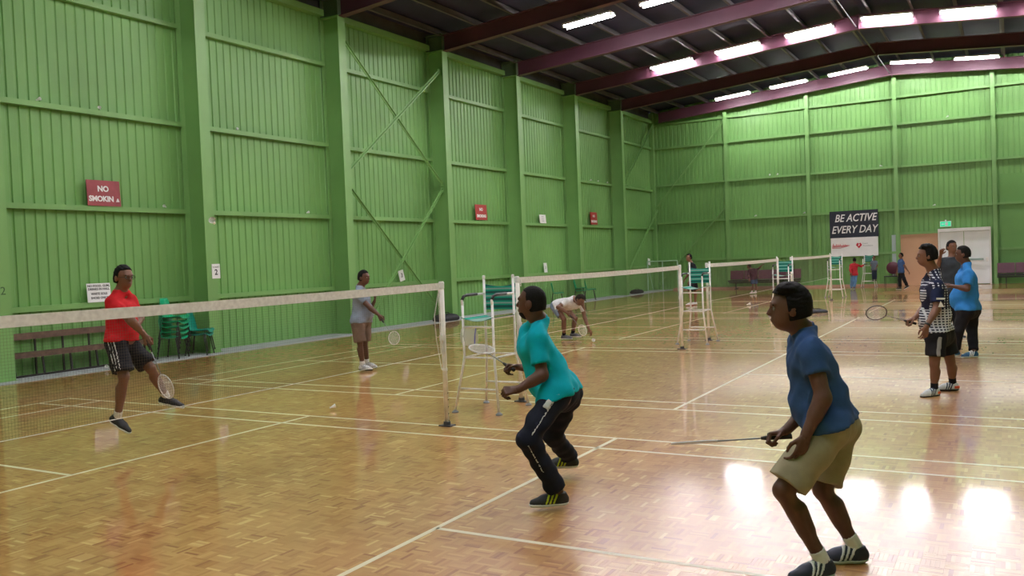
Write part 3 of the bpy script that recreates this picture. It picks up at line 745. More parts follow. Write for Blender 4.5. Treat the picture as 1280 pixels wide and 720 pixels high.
# ------------------------------------------------------------------ people: smooth-blended limbs meshed as one surface
def nrm(v): v = np.array(v, float); return v/np.linalg.norm(v)
class SDF:
    def __init__(s, h, pts, pad):
        pts = np.array(pts); s.h = h; s.lo = pts.min(0)-pad; s.n = np.ceil((pts.max(0)+pad-s.lo)/h).astype(int)+1
        s.v = np.full(tuple(s.n), .12, np.float32)
        s.ax = [s.lo[i]+h*np.arange(s.n[i]) for i in range(3)]
    def _blk(s, lo, hi):
        a = np.clip(np.floor((lo-s.lo)/s.h).astype(int), 0, s.n); b = np.clip(np.ceil((hi-s.lo)/s.h).astype(int)+1, 0, s.n)
        if (b <= a).any(): return None, None
        sl = tuple(slice(a[i], b[i]) for i in range(3))
        return sl, np.meshgrid(*[s.ax[i][sl[i]].astype(np.float32) for i in range(3)], indexing='ij')
    def _mix(s, sl, d, k):
        a = s.v[sl]
        if k <= 0: s.v[sl] = np.minimum(a, d); return
        hh = np.clip(.5+.5*(a-d)/k, 0, 1); s.v[sl] = a*(1-hh)+d*hh-k*hh*(1-hh)
    def cone(s, a, b, ra, rb_, k=.03, cut=None):
        a = np.array(a, float); b = np.array(b, float); R = max(ra, rb_)+.1
        sl, g = s._blk(np.minimum(a, b)-R, np.maximum(a, b)+R)
        if sl is None: return
        ab = b-a; L2 = ab@ab+1e-9
        t = np.clip(((g[0]-a[0])*ab[0]+(g[1]-a[1])*ab[1]+(g[2]-a[2])*ab[2])/L2, 0, 1)
        d = np.sqrt((g[0]-a[0]-t*ab[0])**2+(g[1]-a[1]-t*ab[1])**2+(g[2]-a[2]-t*ab[2])**2)-(ra+(rb_-ra)*t)
        for (c, n) in (cut or []):
            d = np.maximum(d, (g[0]-c[0])*n[0]+(g[1]-c[1])*n[1]+(g[2]-c[2])*n[2])
        s._mix(sl, d, k)
    def ell(s, c, ax, r, k=.02):
        c = np.array(c, float); R = max(r)+.08; sl, g = s._blk(c-R, c+R)
        if sl is None: return
        q0 = 0; q1 = 0
        for A, rr in zip(ax, r):
            p = (g[0]-c[0])*A[0]+(g[1]-c[1])*A[1]+(g[2]-c[2])*A[2]
            q0 = q0+(p/rr)**2; q1 = q1+(p/rr**2)**2
        q0 = np.sqrt(q0); d = q0*(q0-1)/np.maximum(np.sqrt(q1), 1e-6)
        s._mix(sl, d, k)
    def plane(s, c, n):      # keep the side the normal points away from
        g0 = (s.ax[0]-c[0])*n[0]; g1 = (s.ax[1]-c[1])*n[1]; g2 = (s.ax[2]-c[2])*n[2]
        s.v = np.maximum(s.v, (g0[:, None, None]+g1[None, :, None]+g2[None, None, :]).astype(np.float32))
    def wedge(s, c, n1, n2):     # remove what lies beyond both planes
        d1 = ((s.ax[0]-c[0])*n1[0])[:, None, None]+((s.ax[1]-c[1])*n1[1])[None, :, None]+((s.ax[2]-c[2])*n1[2])[None, None, :]
        d2 = ((s.ax[0]-c[0])*n2[0])[:, None, None]+((s.ax[1]-c[1])*n2[1])[None, :, None]+((s.ax[2]-c[2])*n2[2])[None, None, :]
        s.v = np.maximum(s.v, np.minimum(d1, d2).astype(np.float32))
    def folds(s, amp, seed, wl=.11):
        r2 = np.random.default_rng(seed); acc = 0
        for q in range(4):
            d = nrm(r2.normal(size=3)*np.array([1, 1, 1.6]))*2*math.pi/(wl*(.6+.9*r2.random())); ph = r2.random()*6
            acc = acc+np.sin((s.ax[0]*d[0])[:, None, None]+(s.ax[1]*d[1])[None, :, None]+(s.ax[2]*d[2])[None, None, :]+ph)
        s.v = s.v+(amp*acc/2).astype(np.float32)
    def mesh(s):
        v = s.v; ins = v < 0; nx, ny, nz = v.shape
        c = np.zeros((nx-1, ny-1, nz-1), np.int8); cor = []
        for i in (0, 1):
            for j in (0, 1):
                for k in (0, 1): c += ins[i:nx-1+i, j:ny-1+j, k:nz-1+k]; cor.append((i, j, k))
        act = (c > 0) & (c < 8); I = np.argwhere(act); N = len(I)
        if N == 0: return np.zeros((0, 3)), np.zeros((0, 4), int)
        idx = np.full(act.shape, -1, np.int64); idx[act] = np.arange(N)
        acc = np.zeros((N, 3)); cnt = np.zeros(N)
        vals = {q: v[I[:, 0]+q[0], I[:, 1]+q[1], I[:, 2]+q[2]] for q in cor}
        for a in cor:
            for ax in range(3):
                if a[ax]: continue
                b = list(a); b[ax] = 1; b = tuple(b); va, vb = vals[a], vals[b]
                x = (va < 0) != (vb < 0)
                if not x.any(): continue
                t = va[x]/(va[x]-vb[x]); p = np.tile(np.array(a, float), (x.sum(), 1)); p[:, ax] += t
                acc[x] += p; cnt[x] += 1
        V = s.lo+s.h*(I+acc/cnt[:, None]); F = []
        for ax in range(3):
            o1, o2 = (ax+1) % 3, (ax+2) % 3
            sa = [slice(None)]*3; sb = [slice(None)]*3; sa[ax] = slice(0, -1); sb[ax] = slice(1, None)
            A = ins[tuple(sa)]; B = ins[tuple(sb)]; E_ = np.argwhere(A != B)
            E_ = E_[(E_[:, o1] > 0) & (E_[:, o2] > 0) & (E_[:, o1] < v.shape[o1]-1) & (E_[:, o2] < v.shape[o2]-1)]
            if not len(E_): continue
            qs = []
            for d1, d2 in ((-1, -1), (0, -1), (0, 0), (-1, 0)):
                q = E_.copy(); q[:, o1] += d1; q[:, o2] += d2; qs.append(idx[q[:, 0], q[:, 1], q[:, 2]])
            Q = np.stack(qs, 1); fl_ = ~A[E_[:, 0], E_[:, 1], E_[:, 2]]; Q[fl_] = Q[fl_][:, ::-1]; F.append(Q)
        F = np.concatenate(F); F = F[(F >= 0).all(1)]
        return V, F
def np_mesh(name, V, F, m, parent, off):
    me = bpy.data.meshes.new(name); me.vertices.add(len(V)); me.loops.add(4*len(F)); me.polygons.add(len(F))
    me.vertices.foreach_set('co', (V-off).astype(np.float32).ravel()); me.loops.foreach_set('vertex_index', F.astype(np.int32).ravel())
    me.polygons.foreach_set('loop_start', np.arange(0, 4*len(F), 4, dtype=np.int32)); me.update(calc_edges=True)
    me.polygons.foreach_set('use_smooth', [True]*len(F)); me.materials.append(m); me.validate()
    o = bpy.data.objects.new(name, me); COL.objects.link(o); o.parent = parent; return o

def skin_mat(name, c): return mat(name, c, .5, .06, 10., spec=.35)
def hand_prims(w, d, pn, side, s, curl, thumb_up=True):
    """w wrist, d hand direction, pn palm normal (the way the palm faces), side +1/-1: which way the thumb lies"""
    d = nrm(d); pn = nrm(np.array(pn)-d*(np.array(pn)@d)); y = np.cross(pn, d)*side
    C = []
    kn = []
    for i, (oy, L) in enumerate(((.030, .088), (.010, .092), (-.010, .087), (-.029, .078))):
        k_ = w+s*(d*L+y*oy); C.append((w+s*(d*.012+y*oy*.55), k_, .0135*s, .0115*s, .014*s)); kn.append(k_)
    for i, k_ in enumerate(kn):
        seg = [(.044, .028, .021), (.049, .031, .023), (.045, .029, .022), (.035, .023, .019)][i]
        a = 0; p = k_; fan = (.16, .04, -.06, -.18)[i]*(1-.6*min(1, curl))
        for j, L in enumerate(seg):
            a += curl*(1.15, 1.35, .8)[j]
            q = p+s*L*(d*math.cos(a)+pn*math.sin(a)+y*fan); C.append((p, q, s*(.0092, .0084, .0076)[j], s*(.0084, .0076, .0066)[j], .004*s)); p = q
    b = w+s*(d*.026+y*.026+pn*.006); e1 = b+s*(d*.032+y*.034*(1-.35*curl)+pn*.016*(.5+curl)); e2 = e1+s*(d*.027+y*.010*(1-curl*2)+pn*.016*(.4+curl)); e3 = e2+s*(d*.019-y*.012*curl+pn*.009)
    C += [(b, e1, .0135*s, .0105*s, .008*s), (e1, e2, .0105*s, .009*s, .004*s), (e2, e3, .009*s, .007*s, .004*s)]
    return C
def person(label, J, face, base, skin, hair, h=.010, s=1.0, bulk=1.0, belly=0.0, shirt=None, pants=None, shoe=None, shoes_dir=None, hands=None, sleeve=.62, legs='shorts',
           short_t=.9, hairstyle='short', beard=False, sock=None, group=None, folds=.0035, hem=.07, extra=None, seed=1, face_up=0.0, pleg=1.0):
    J = {k: np.array(v, float) for k, v in J.items()}
    base = np.array(base, float); T = thing('person', label, 'person', tuple(base)); OUT = {}
    Rr = nrm(J['shR']-J['shL']); pel = (J['hipL']+J['hipR'])/2; nk = J['neck']; up = nrm(nk-pel)
    fw = nrm(np.cross(up, Rr)); Rr = np.cross(fw, up)
    RH = nrm(J['hipR']-J['hipL'])
    hs = 1.06
    hf = nrm(face); wu = nrm(np.array([0, 0, 1.])*.75+up*.25+hf*face_up); hr = nrm(np.cross(hf, wu)); hu = np.cross(hr, hf); hc = J['head']; s0 = s
    c = (J['shL']+J['shR'])/2
    W = bulk*s
    def torso(S, inf, k=.05, lower=True):
        for sg, sh, hp in ((-1, 'shL', 'hipL'), (1, 'shR', 'hipR')):
            a = c+(J[sh]-c)*.52-up*.075*s; wv = c*.42+pel*.58+Rr*sg*.062*W-fw*.005; hpt = pel+(J[hp]-pel)*.75
            S.cone(a, wv, .098*W+inf, .092*W+inf, k); S.cone(wv, hpt, .092*W+inf, .102*W+inf, k)
            S.cone(nk-up*.01, J[sh]+up*.005, .048*s+inf*.8, .052*s+inf*.6, k)
        S.cone(c-up*.1*s+fw*.025*s, pel+up*.05, .095*W+inf, .1*W+inf, k)
        if belly: S.ell(c*.32+pel*.68+fw*(.05+belly*.5), (Rr, fw, up), (.14*W+inf, .09*W+belly*.6+inf, .15*W+inf), .06)
    allp = list(J.values())
    # ---- body
    S = SDF(h, allp+[hc+hu*.14*s, hc-hu*.14*s], .16*s)
    torso(S, 0)
    for sd in 'LR':
        sh, el, wr = J['sh'+sd], J['el'+sd], J['wr'+sd]
        S.cone(sh, el, .052*s*(.5+.5*bulk), .040*s, .03); S.cone(el, wr, .043*s, .028*s, .02)
        S.cone(el+(wr-el)*.1, el+(wr-el)*.45, .043*s, .038*s, .02)
        hp, kn, an = J['hip'+sd], J['kn'+sd], J['an'+sd]
        S.cone(hp, kn, .084*W, .054*s, .04)
        ca = kn+(an-kn)*.3; bk = -nrm(np.cross(np.cross(an-kn, fw), an-kn)); bk = -bk if bk@fw > 0 else bk
        S.cone(kn, an, .050*s, .036*s, .02); S.cone(ca+bk*.018*s, kn+(an-kn)*.55+bk*.008*s, .050*s, .042*s, .03)
        S.cone(an, an-np.array([0, 0, .03*s]), .036*s, .036*s, .02)
    S.cone(nk-up*.03, hc-hu*.05*s-hf*.015*s, .062*s*(.5+.5*bulk), .057*s*(.5+.5*bulk), .03)
    S.ell(hc+hu*.022*s*hs-hf*.008*s*hs, (hr, hf, hu), (.075*s*hs, .094*s*hs, .094*s*hs), .02)
    S.ell(hc-hu*.052*s*hs+hf*.022*s*hs, (hr, hf, hu), (.054*s*hs, .064*s*hs, .062*s*hs), .035)
    S.cone(hc+hf*.086*s*hs+hu*.010*s*hs, hc+hf*.0985*s*hs-hu*.024*s*hs, .007*s*hs, .0135*s*hs, .014)
    S.ell(hc+hf*.080*s*hs-hu*.058*s*hs, (hr, hf, hu), (.024*s*hs, .012*s*hs, .011*s*hs), .010)
    S.ell(hc+hf*.080*s*hs+hu*.026*s*hs, (hr, hf, hu), (.05*s*hs, .013*s*hs, .010*s*hs), .018)
    for sg in (-1, 1): S.ell(hc+hr*sg*.077*s*hs-hf*.012*s*hs-hu*.008*s*hs, (hr, hf, hu), (.011*s*hs, .022*s*hs, .032*s*hs), .010)
    V, F = S.mesh()
    Vs, Fs = [V], [F]; nb = len(V)
    for sd in 'LR':
        wr = J['wr'+sd]; hd, pn, curl, side = (hands or {}).get(sd, (wr-J['el'+sd], -up, .3, 1 if sd == 'L' else -1))
        C = hand_prims(wr, hd, pn, side, s*1.0, curl)
        H = SDF(min(.0045, h*.55), [q for x in C for q in x[:2]]+[wr-nrm(wr-J['el'+sd])*.03], .03)
        dd = nrm(wr-J['el'+sd]); H.cone(wr-dd*.045*s, wr+nrm(hd)*.015*s, .029*s, .024*s, .01)
        for a, b, ra, rb2, k in C: H.cone(a, b, ra, rb2, k)
        V2, F2 = H.mesh(); Vs.append(V2); Fs.append(F2+nb); nb += len(V2)
    body = np_mesh('body', np.concatenate(Vs), np.concatenate(Fs), skin, T, base)
    OUT['body'] = body
    # ---- hair
    if hairstyle:
        S = SDF(max(.006, h*.7), [hc+hu*.1*s, hc-hu*.1*s, hc+hf*.1*s, hc-hf*.1*s, hc+hr*.1*s, hc-hr*.1*s], .05)
        th = {'short': .011, 'shaved': .0035, 'thick': .019}[hairstyle]*s
        S.ell(hc+hu*.024*s*hs-hf*.010*s*hs, (hr, hf, hu), (.075*s*hs+th*.7, .094*s*hs+th*.8, .094*s*hs+th*1.25), 0)
        S.ell(hc-hu*.02*s*hs-hf*.045*s*hs, (hr, hf, hu), (.070*s*hs+th*.6, .058*s*hs+th*.6, .075*s*hs), .02)
        if hairstyle == 'thick':
            for q in range(7):
                a_ = -.06+.02*q; S.ell(hc+hu*(.103+.012*(q % 2))*s*hs+hf*(.018-.004*q)*s*hs+hr*a_*s*hs, (hr, hf, hu), (.03*s*hs, .05*s*hs, .022*s*hs), .015)
        if hairstyle != 'shaved': S.folds(.0022, seed, .022)
        S.wedge(hc+hf*.022*s*hs+hu*(.066 if hairstyle != 'shaved' else .075)*s*hs, nrm(hf-hu*.15), nrm(-hu+hf*.25))
        S.plane(hc-hu*.062*s*hs, nrm(-hu-hf*.25))
        V, F = S.mesh(); np_mesh('hair', V, F, hair, T, base)
    if beard:
        S = SDF(.006, [hc-hu*.13*s, hc+hf*.1*s, hc+hr*.08*s, hc-hr*.08*s, hc-hf*.04*s], .05)
        S.ell(hc-hu*.053*s*hs+hf*.022*s*hs, (hr, hf, hu), (.0555*s*hs, .0665*s*hs, .0645*s*hs), 0); S.plane(hc-hu*.04*s*hs, nrm(hu+hf*.45)); V, F = S.mesh(); np_mesh('beard', V, F, hair, T, base)
    for sg in (-1, 1):
        m_ = MB(); ec = hc+hf*.0755*s*hs+hr*sg*.030*s*hs+hu*.002*s
        m_.lathe([(.001, -.008*s), (.011*s, -.004*s), (.013*s, 0), (.011*s, .006*s), (.001, .010*s)], 10, ec, hf); e = m_.build('eye', EYEW, T, True, base)
        m_ = MB(); m_.lathe([(.006*s, .0075*s), (.0055*s, .0105*s)], 8, ec, hf); m_.build('iris', INK, e, False, base)
        m_ = MB(); m_.tube([ec+hu*.02*s-hr*.017*s+hf*.006*s, ec+hu*.025*s+hf*.010*s, ec+hu*.02*s+hr*.017*s+hf*.006*s], .0035*s, 6); m_.build('eyebrow', hair, T, False, base)
    m_ = MB(); mc = hc+hf*.0905*s*hs-hu*.058*s; m_.tube([mc-hr*.02*s*hs-hf*.008*s*hs, mc+hf*.001, mc+hr*.02*s*hs-hf*.008*s], .003*s*hs, 6); m_.build('mouth', LIP, T, False, base)
    # ---- trousers or shorts
    def leg_field(S, inf, t_end):
        S.cone(pel-RH*.05*W, pel+RH*.05*W, .104*W+inf, .104*W+inf, .03)
        for sd in 'LR':
            hp, kn, an = J['hip'+sd], J['kn'+sd], J['an'+sd]
            S.cone(pel*.4+hp*.6+up*.06, hp, .104*W+inf, .099*W+inf, .03)
            if t_end <= 1.0:
                e = hp+(kn-hp)*t_end; n = nrm(kn-hp)
                S.cone(hp, hp+(kn-hp)*(t_end+.12), .09*W+inf+.004, (.066*s+inf+.03)*pleg, .03, cut=[(e, n)])
            else:
                S.cone(hp, kn, .09*W+inf, .06*s+inf+.006, .03); e = kn+(an-kn)*(t_end-1); n = nrm(an-kn)
                S.cone(kn, kn+(an-kn)*(t_end-1+.1), .06*s+inf+.006, .056*s+inf+.006, .03, cut=[(e, n)])
    te = short_t if legs == 'shorts' else 1.93
    lp = [J[k] for k in ('hipL', 'hipR', 'knL', 'knR')]+([J['anL'], J['anR']] if te > 1 else [])
    def leg_sdf(extra_inf):
        S = SDF(h, lp+[pel+up*.16], .2*W); leg_field(S, .010+extra_inf, te); S.folds(folds*1.2, seed+5, .14)
        S.plane(pel-up*(hem-.045)*s, up); return S
    S = leg_sdf(0); V, F = S.mesh(); pt = np_mesh('shorts' if legs == 'shorts' else 'trousers', V, F, pants, T, base)
    OUT['pants'] = pt
    if extra:
        for nm, cc, n, wdt, dirs, mt_ in extra.get('leg_stripes', []):
            S = leg_sdf(.0035); n = nrm(n); S.plane(cc+n*wdt, n); S.plane(cc-n*wdt, -n)
            for (pc, pn_) in dirs: S.plane(pc, nrm(pn_))
            V, F = S.mesh()
            if len(F): np_mesh(nm, V, F, mt_, pt, base)
    # ---- shirt
    def shirt_sdf(inf, sl=sleeve):
        S = SDF(h, [J[k] for k in ('shL', 'shR', 'hipL', 'hipR', 'elL', 'elR', 'neck')]+[pel-up*.1], .2*W+.03)
        torso(S, .016+inf)
        S.cone(pel-RH*.055*W, pel+RH*.055*W, .104*W+.018+inf, .104*W+.018+inf, .04)
        for sd in 'LR':
            hp = J['hip'+sd]; S.cone(pel*.4+hp*.6+up*.06, hp, .104*W+.018+inf, .1*W+.019+inf, .04); S.cone(hp, hp+(J['kn'+sd]-hp)*.18, .092*W+.018+inf, .09*W+.018+inf, .03)
        S.plane(pel-up*hem*s, -up)
        for sd in 'LR':
            sh, el = J['sh'+sd], J['el'+sd]; e = sh+(el-sh)*sl
            if sl > 1:
                S.cone(sh, el, .062*W+inf, .052*s+inf, .035); wr = J['wr'+sd]; S.cone(el, wr, .052*s+inf, .042*s+inf, .02, cut=[(wr-nrm(wr-el)*.02, nrm(wr-el))])
            else: S.cone(sh, sh+(el-sh)*(sl+.15), .064*W+inf, (.066+.012*(bulk-1))*s+inf, .035, cut=[(e, nrm(el-sh))])
        S.folds(folds, seed, .12)
        S.plane(nk+up*.012*s+fw*.0, nrm(hu*.5+up*.6-fw*.0))
        return S
    S = shirt_sdf(0); V, F = S.mesh(); so = np_mesh('shirt', V, F, shirt, T, base)
    OUT['shirt'] = so
    if extra:
        for nm, inf, planes, mt_ in extra.get('shirt_patches', []):
            S = shirt_sdf(inf)
            for (pc, pn_) in planes: S.plane(pc, nrm(pn_))
            V, F = S.mesh()
            if len(F): np_mesh(nm, V, F, mt_, so, base)
    if extra and 'sleeve_patch' in extra:
        sd, mt_ = extra['sleeve_patch']; sh, el = J['sh'+sd], J['el'+sd]; d_ = nrm(el-sh); e = sh+(el-sh)*sleeve
        S = SDF(h, [sh, el], .12); S.cone(sh-d_*.01, sh+(el-sh)*(sleeve+.15), .067*W, (.066+.012*(bulk-1))*s+.005, 0, cut=[(e+d_*.002, d_)]); S.folds(folds, seed, .12); V, F = S.mesh(); np_mesh('navy_sleeve', V, F, mt_, so, base)
    S = SDF(h*.6, [nk+up*.02+Rr*.08, nk+up*.02-Rr*.08, nk+up*.05, nk-up*.03], .06)
    cu_ = nrm(nrm(hc-nk)+up*.6); S.cone(nk-up*.05, nk+cu_*.03, .074*s, .066*s, 0); S.plane(nk+cu_*.014*s, cu_); S.plane(nk-cu_*.03*s, -cu_); V, F = S.mesh(); np_mesh('collar', V, F, shirt, so, base)
    # ---- shoes and socks
    for sd in 'LR':
        an = J['an'+sd]; fd = nrm(shoes_dir[sd]); su = nrm(np.array([0, 0, 1.])-fd*fd[2]); z0 = .088*s
        def shoe_field(S, inf):
            hl = an-fd*.035*s-su*.045*s; bl = an+fd*.10*s-su*.052*s; to = an+fd*.178*s-su*.062*s
            S.cone(hl, bl, .040*s+inf, .043*s+inf, .02); S.cone(bl, to, .043*s+inf, .030*s+inf, .02)
            S.cone(an-su*.005*s-fd*.012*s, an-su*.05*s, .043*s+inf, .043*s+inf, .02); S.cone(an+fd*.03*s-su*.02*s, bl, .036*s+inf, .038*s+inf, .02)
        def shoe_sdf(inf):
            S = SDF(min(.008, h), [an, an-fd*.09*s, an+fd*.21*s, an-su*.1*s], .075*s); shoe_field(S, inf); return S
        S = shoe_sdf(0); S.plane(an-su*(z0-.016*s), -su); S.plane(an+su*.008*s, su); V, F = S.mesh(); sho = np_mesh('shoe', V, F, shoe[0], T, base)
        S = shoe_sdf(.005); S.plane(an-su*(z0-.024*s), su); S.plane(an-su*z0, -su); V, F = S.mesh(); np_mesh('sole', V, F, shoe[1], sho, base)
        if len(shoe) > 2 and shoe[2]:
            for kx in (.035, .062, .089):
                S = shoe_sdf(.0035); n = nrm(fd+su*.45); cc = an+fd*kx*s-su*.045*s; S.plane(cc+n*.008*s, n); S.plane(cc-n*.008*s, -n); S.plane(cc-su*.022*s, -su); V, F = S.mesh()
                if len(F): np_mesh('shoe_stripe', V, F, shoe[2], sho, base)
        if len(shoe) > 3 and shoe[3]:
            S = shoe_sdf(.003); S.plane(an-fd*.0*s, fd); S.plane(an-su*.024*s, su); S.plane(an-su*(z0-.026*s), -su); V, F = S.mesh(); np_mesh('heel_panel', V, F, shoe[3], sho, base)
        if sock is not None:
            kn = J['kn'+sd]; dn = nrm(an-kn); S = SDF(min(.008, h), [an, an-dn*.12*s], .07); S.cone(an-dn*.12*s, an, .043*s, .041*s, 0, cut=[(an-dn*.075*s, -dn)]); V, F = S.mesh(); np_mesh('sock', V, F, sock, T, base)
    OUT.update(T=T, hf=hf, hu=hu, hr=hr, hc=hc, up=up, fw=fw, Rr=Rr, pel=pel, base=base)
    return OUT
EYEW = mat('eye_white', (.20, .17, .15), .3, 0); LIP = mat('lip_tone', (.10, .035, .03), .5, 0)
HAIRB = mat('black_hair', (.006, .0055, .0055), .75, .3, 60., .4, 120., spec=.15)
SKA = skin_mat('deep_brown_skin', (.105, .046, .028)); SKB = skin_mat('brown_skin', (.19, .088, .054)); SKC = skin_mat('light_brown_skin', (.27, .135, .085))
SOLE = mat('pale_sole', (.72, .74, .72), .5, .05, 10.); SOCKW = mat('white_sock', (.78, .78, .76), .9, .05, 20.)
def cloth(name, c, **k): return mat(name, c, .85, .10, 14., .15, 220., spec=.2, **k)
def JP(d, D0):
    return {k: P(v[0], v[1], D0+(v[2] if len(v) > 2 else 0)) for k, v in d.items()}
IMGL = -CR; IMGR = CR

# ------------------------------------------------------------------ badminton rackets
RK_BLK = mat('black_grip', (.012, .012, .013), .7, .2, 30.)
RK_SH = mat('grey_shaft', (.25, .25, .27), .3, 0); RK_FR = mat('dark_racket_frame', (.06, .05, .07), .3, 0); RK_FRW = mat('white_racket_frame', (.72, .70, .72), .3, 0)
STRG = mat('pale_string', (.80, .78, .80), .5, 0)
def racket(label, butt, tip, nface, fr=RK_FR):
    """butt and tip points; nface: normal of the string bed"""
    butt = np.array(butt); d = nrm(np.array(tip)-butt); n = nrm(np.array(nface)-d*(np.array(nface)@d)); x = np.cross(d, n)
    t = thing('badminton_racket', label, 'racket', tuple(butt)); o = np.zeros(3)
    m = MB(); m.tube([o, d*.005, d*.01, d*.14, d*.17], [.014, .016, .0145, .0135, .008], 8); m.build('grip', RK_BLK, t, True)
    m = MB(); m.tube([d*.17, d*.42], .0046, 8); m.build('shaft', RK_SH, t, True)
    c = d*.545; a, b = .125, .1
    E_ = [c+d*a*math.cos(q)+x*b*math.sin(q) for q in np.linspace(0, 2*math.pi, 33)]
    m = MB(); m.tube(E_, .0066, 6, False); m.build('frame', fr, t, True)
    m = MB(); m.tube([d*.41, d*.425], .007, 6); m.build('throat_cone', fr, t)
    m = MB()
    for k in np.arange(-.09, .091, .012):
        hh = a*math.sqrt(1-(k/b)**2); m.tube([c+x*k-d*hh, c+x*k+d*hh], .0010, 3, False)
    for k in np.arange(-.116, .117, .012):
        hh = b*math.sqrt(1-(k/a)**2); m.tube([c+d*k-x*hh, c+d*k+x*hh], .0010, 3, False)
    so = m.build('strings', STRG, t); so['kind'] = 'stuff'
    return t

# ---- man in turquoise
D = 6.3
J = JP(dict(head=(664, 379, .02), neck=(674, 399, .06), shL=(671, 424, -.12), shR=(660, 415, .25), elL=(678, 469, -.2), wrL=(647, 487, -.25), elR=(672, 462, .3), wrR=(650, 459, .42),
            hipL=(694, 495, -.12), hipR=(709, 493, .2), knL=(660, 548, -.33), anL=(698, 616, -.2), knR=(691, 545, .42), anR=(712, 571, .72)), D)
tq = cloth('turquoise_tshirt', (.0, .42, .52)); nv = cloth('navy_tracksuit', (.008, .010, .020)); GREYW = cloth('white_piping', (.65, .66, .66)); YEL = mat('yellow_stripe', (.62, .70, .03), .5, 0)
fL = nrm(IMGL+CF*-.12); fL[2] = 0; fR = nrm(IMGL*1+CF*.1); fR[2] = 0
kk = J['hipL']
o = person('man in turquoise T-shirt and navy track trousers crouching ready to play', J, IMGL*.92+CF*.38+np.array([0, 0, .10]), G(695, 625), SKA, HAIRB, h=.0095, s=1.0, bulk=1.04, belly=.03,
    shirt=tq, pants=nv, shoe=(mat('black_sport_shoe', (.015, .016, .018), .6, .2, 12.), SOLE, YEL), shoes_dir={'L': fL, 'R': fR}, legs='trousers', hairstyle='shaved', beard=True, sock=None, seed=3, sleeve=.70, hem=.0,
    hands={'L': (IMGL*.9+np.array([0, 0, -.1]), CF*.6+np.array([0, 0, -.6]), .95, 1), 'R': (IMGL*.9+CF*.3, -CF*.5+np.array([0, 0, -.6]), .95, -1)}, folds=.005,
    extra={'leg_stripes': [('side_piping', (J['hipL']+J['knL'])/2+IMGL*.0, np.cross(J['knL']-J['hipL'], CF), .006, [(J['hipL']-CF*.02, CF), (J['knL'], J['knL']-J['hipL'])], GREYW),
                           ('side_piping', J['knL']+IMGL*.02, np.cross(J['anL']-J['knL'], CF), .006, [(J['knL']-CF*.0, CF), (J['knL'], J['knL']-J['anL'])], GREYW),
                           ('pocket_panel', J['hipL']+(J['knL']-J['hipL'])*.12+IMGL*.03, np.cross(J['knL']-J['hipL'], CF), .022, [(J['hipL']-CF*.05, CF), (J['hipL']+(J['knL']-J['hipL'])*.44, J['knL']-J['hipL']), (J['hipL'], J['hipL']-J['knL'])], GREYW)]})
hw = J['wrR']+nrm(IMGL*.9+CF*.3)*.085-CF*.025
racket('racket held by the man in turquoise', hw-nrm(IMGL*.5+CF*.9+np.array([0, 0, .25]))*.07, hw+nrm(IMGL*.5+CF*.9+np.array([0, 0, .25]))*.6, np.array([0, 0, 1.]), RK_FRW)

# ---- man in the blue T-shirt
D = 4.72
J = JP(dict(head=(986, 386, .03), neck=(1004, 411, .06), shL=(1014, 439, -.12), shR=(1001, 428, .22), elL=(1029, 497, -.2), wrL=(1007, 545, -.22), elR=(1013, 507, .28), wrR=(981, 540, .2),
            hipL=(1036, 536, -.12), hipR=(1049, 532, .17), knL=(979, 613, -.15), anL=(1028, 701, -.1), knR=(1028, 612, .12), anR=(1069, 683, .12)), D)
bl = cloth('denim_blue_tshirt', (.030, .075, .19)); kh = cloth('khaki_shorts', (.33, .29, .19)); SHN = mat('navy_sport_shoe', (.018, .024, .045), .6, .2, 12.)
fL = nrm(IMGL*.9-CF*.25); fL[2] = 0; fR = nrm(IMGL+CF*.05); fR[2] = 0
person('man in blue T-shirt and khaki shorts leaning forward with a black racket grip', J, IMGL*.97+CF*.2, G(1040, 712), SKA, HAIRB, h=.0085, s=1.0, bulk=.98, belly=.035, shirt=bl, pants=kh,
    shoe=(SHN, mat('pale_green_sole', (.55, .62, .58), .5, 0), SOCKW), shoes_dir={'L': fL, 'R': fR}, legs='shorts', short_t=.90, hairstyle='thick', sock=SOCKW, seed=9, sleeve=.50, hem=-.02, folds=.0045,
    hands={'L': (IMGL*.3+np.array([0, 0, -1.]), IMGL*.3+CF, .42, 1), 'R': (IMGL*.95+np.array([0, 0, -.15]), np.array([0, 0, -1.])-CF*.35, .95, -1)})
hw = J['wrR']+nrm(IMGL*.95+np.array([0, 0, -.15]))*.075+np.array([0, 0, -.02])
rd = nrm(IMGL*.97+np.array([0, 0, -.09])+CF*.15)
racket('racket held low by the man in the blue T-shirt', hw-rd*.11, hw+rd*.56, np.array([0, 0, 1.])+CF*.25, RK_FRW)

# ---- man in red, jumping
D = 8.8
J = JP(dict(head=(155, 347, 0), neck=(151, 363.5, .02), shR=(140, 379, -.12), shL=(163, 376, .17), elR=(163, 400, -.22), wrR=(181, 419, -.12), elL=(175, 397, .2), wrL=(165, 415, -.02),
            hipR=(145, 430, -.1), hipL=(159, 430, .12), knR=(155, 471, -.17), anR=(147, 521, -.02), knL=(188, 460, .12), anL=(208, 496, .36)), D)
rd_ = cloth('red_polo_shirt', (.55, .015, .02)); bk = cloth('black_shorts', (.012, .012, .016)); STW = cloth('white_stripe', (.68, .68, .66))
sc = J['hipR']+IMGR*.0; nst = np.cross(J['knR']-J['hipR'], CF)
def stripe(i): return ('side_stripe', J['hipR']+(J['knR']-J['hipR'])*.5+nrm(nst)*(-.0+.028*(i-1)), nst, .008, [(J['hipR']-CF*.02, CF), (J['hipR']+(J['knR']-J['hipR'])*0-(J['knR']-J['hipR'])*.12, J['hipR']-J['knR'])], STW)
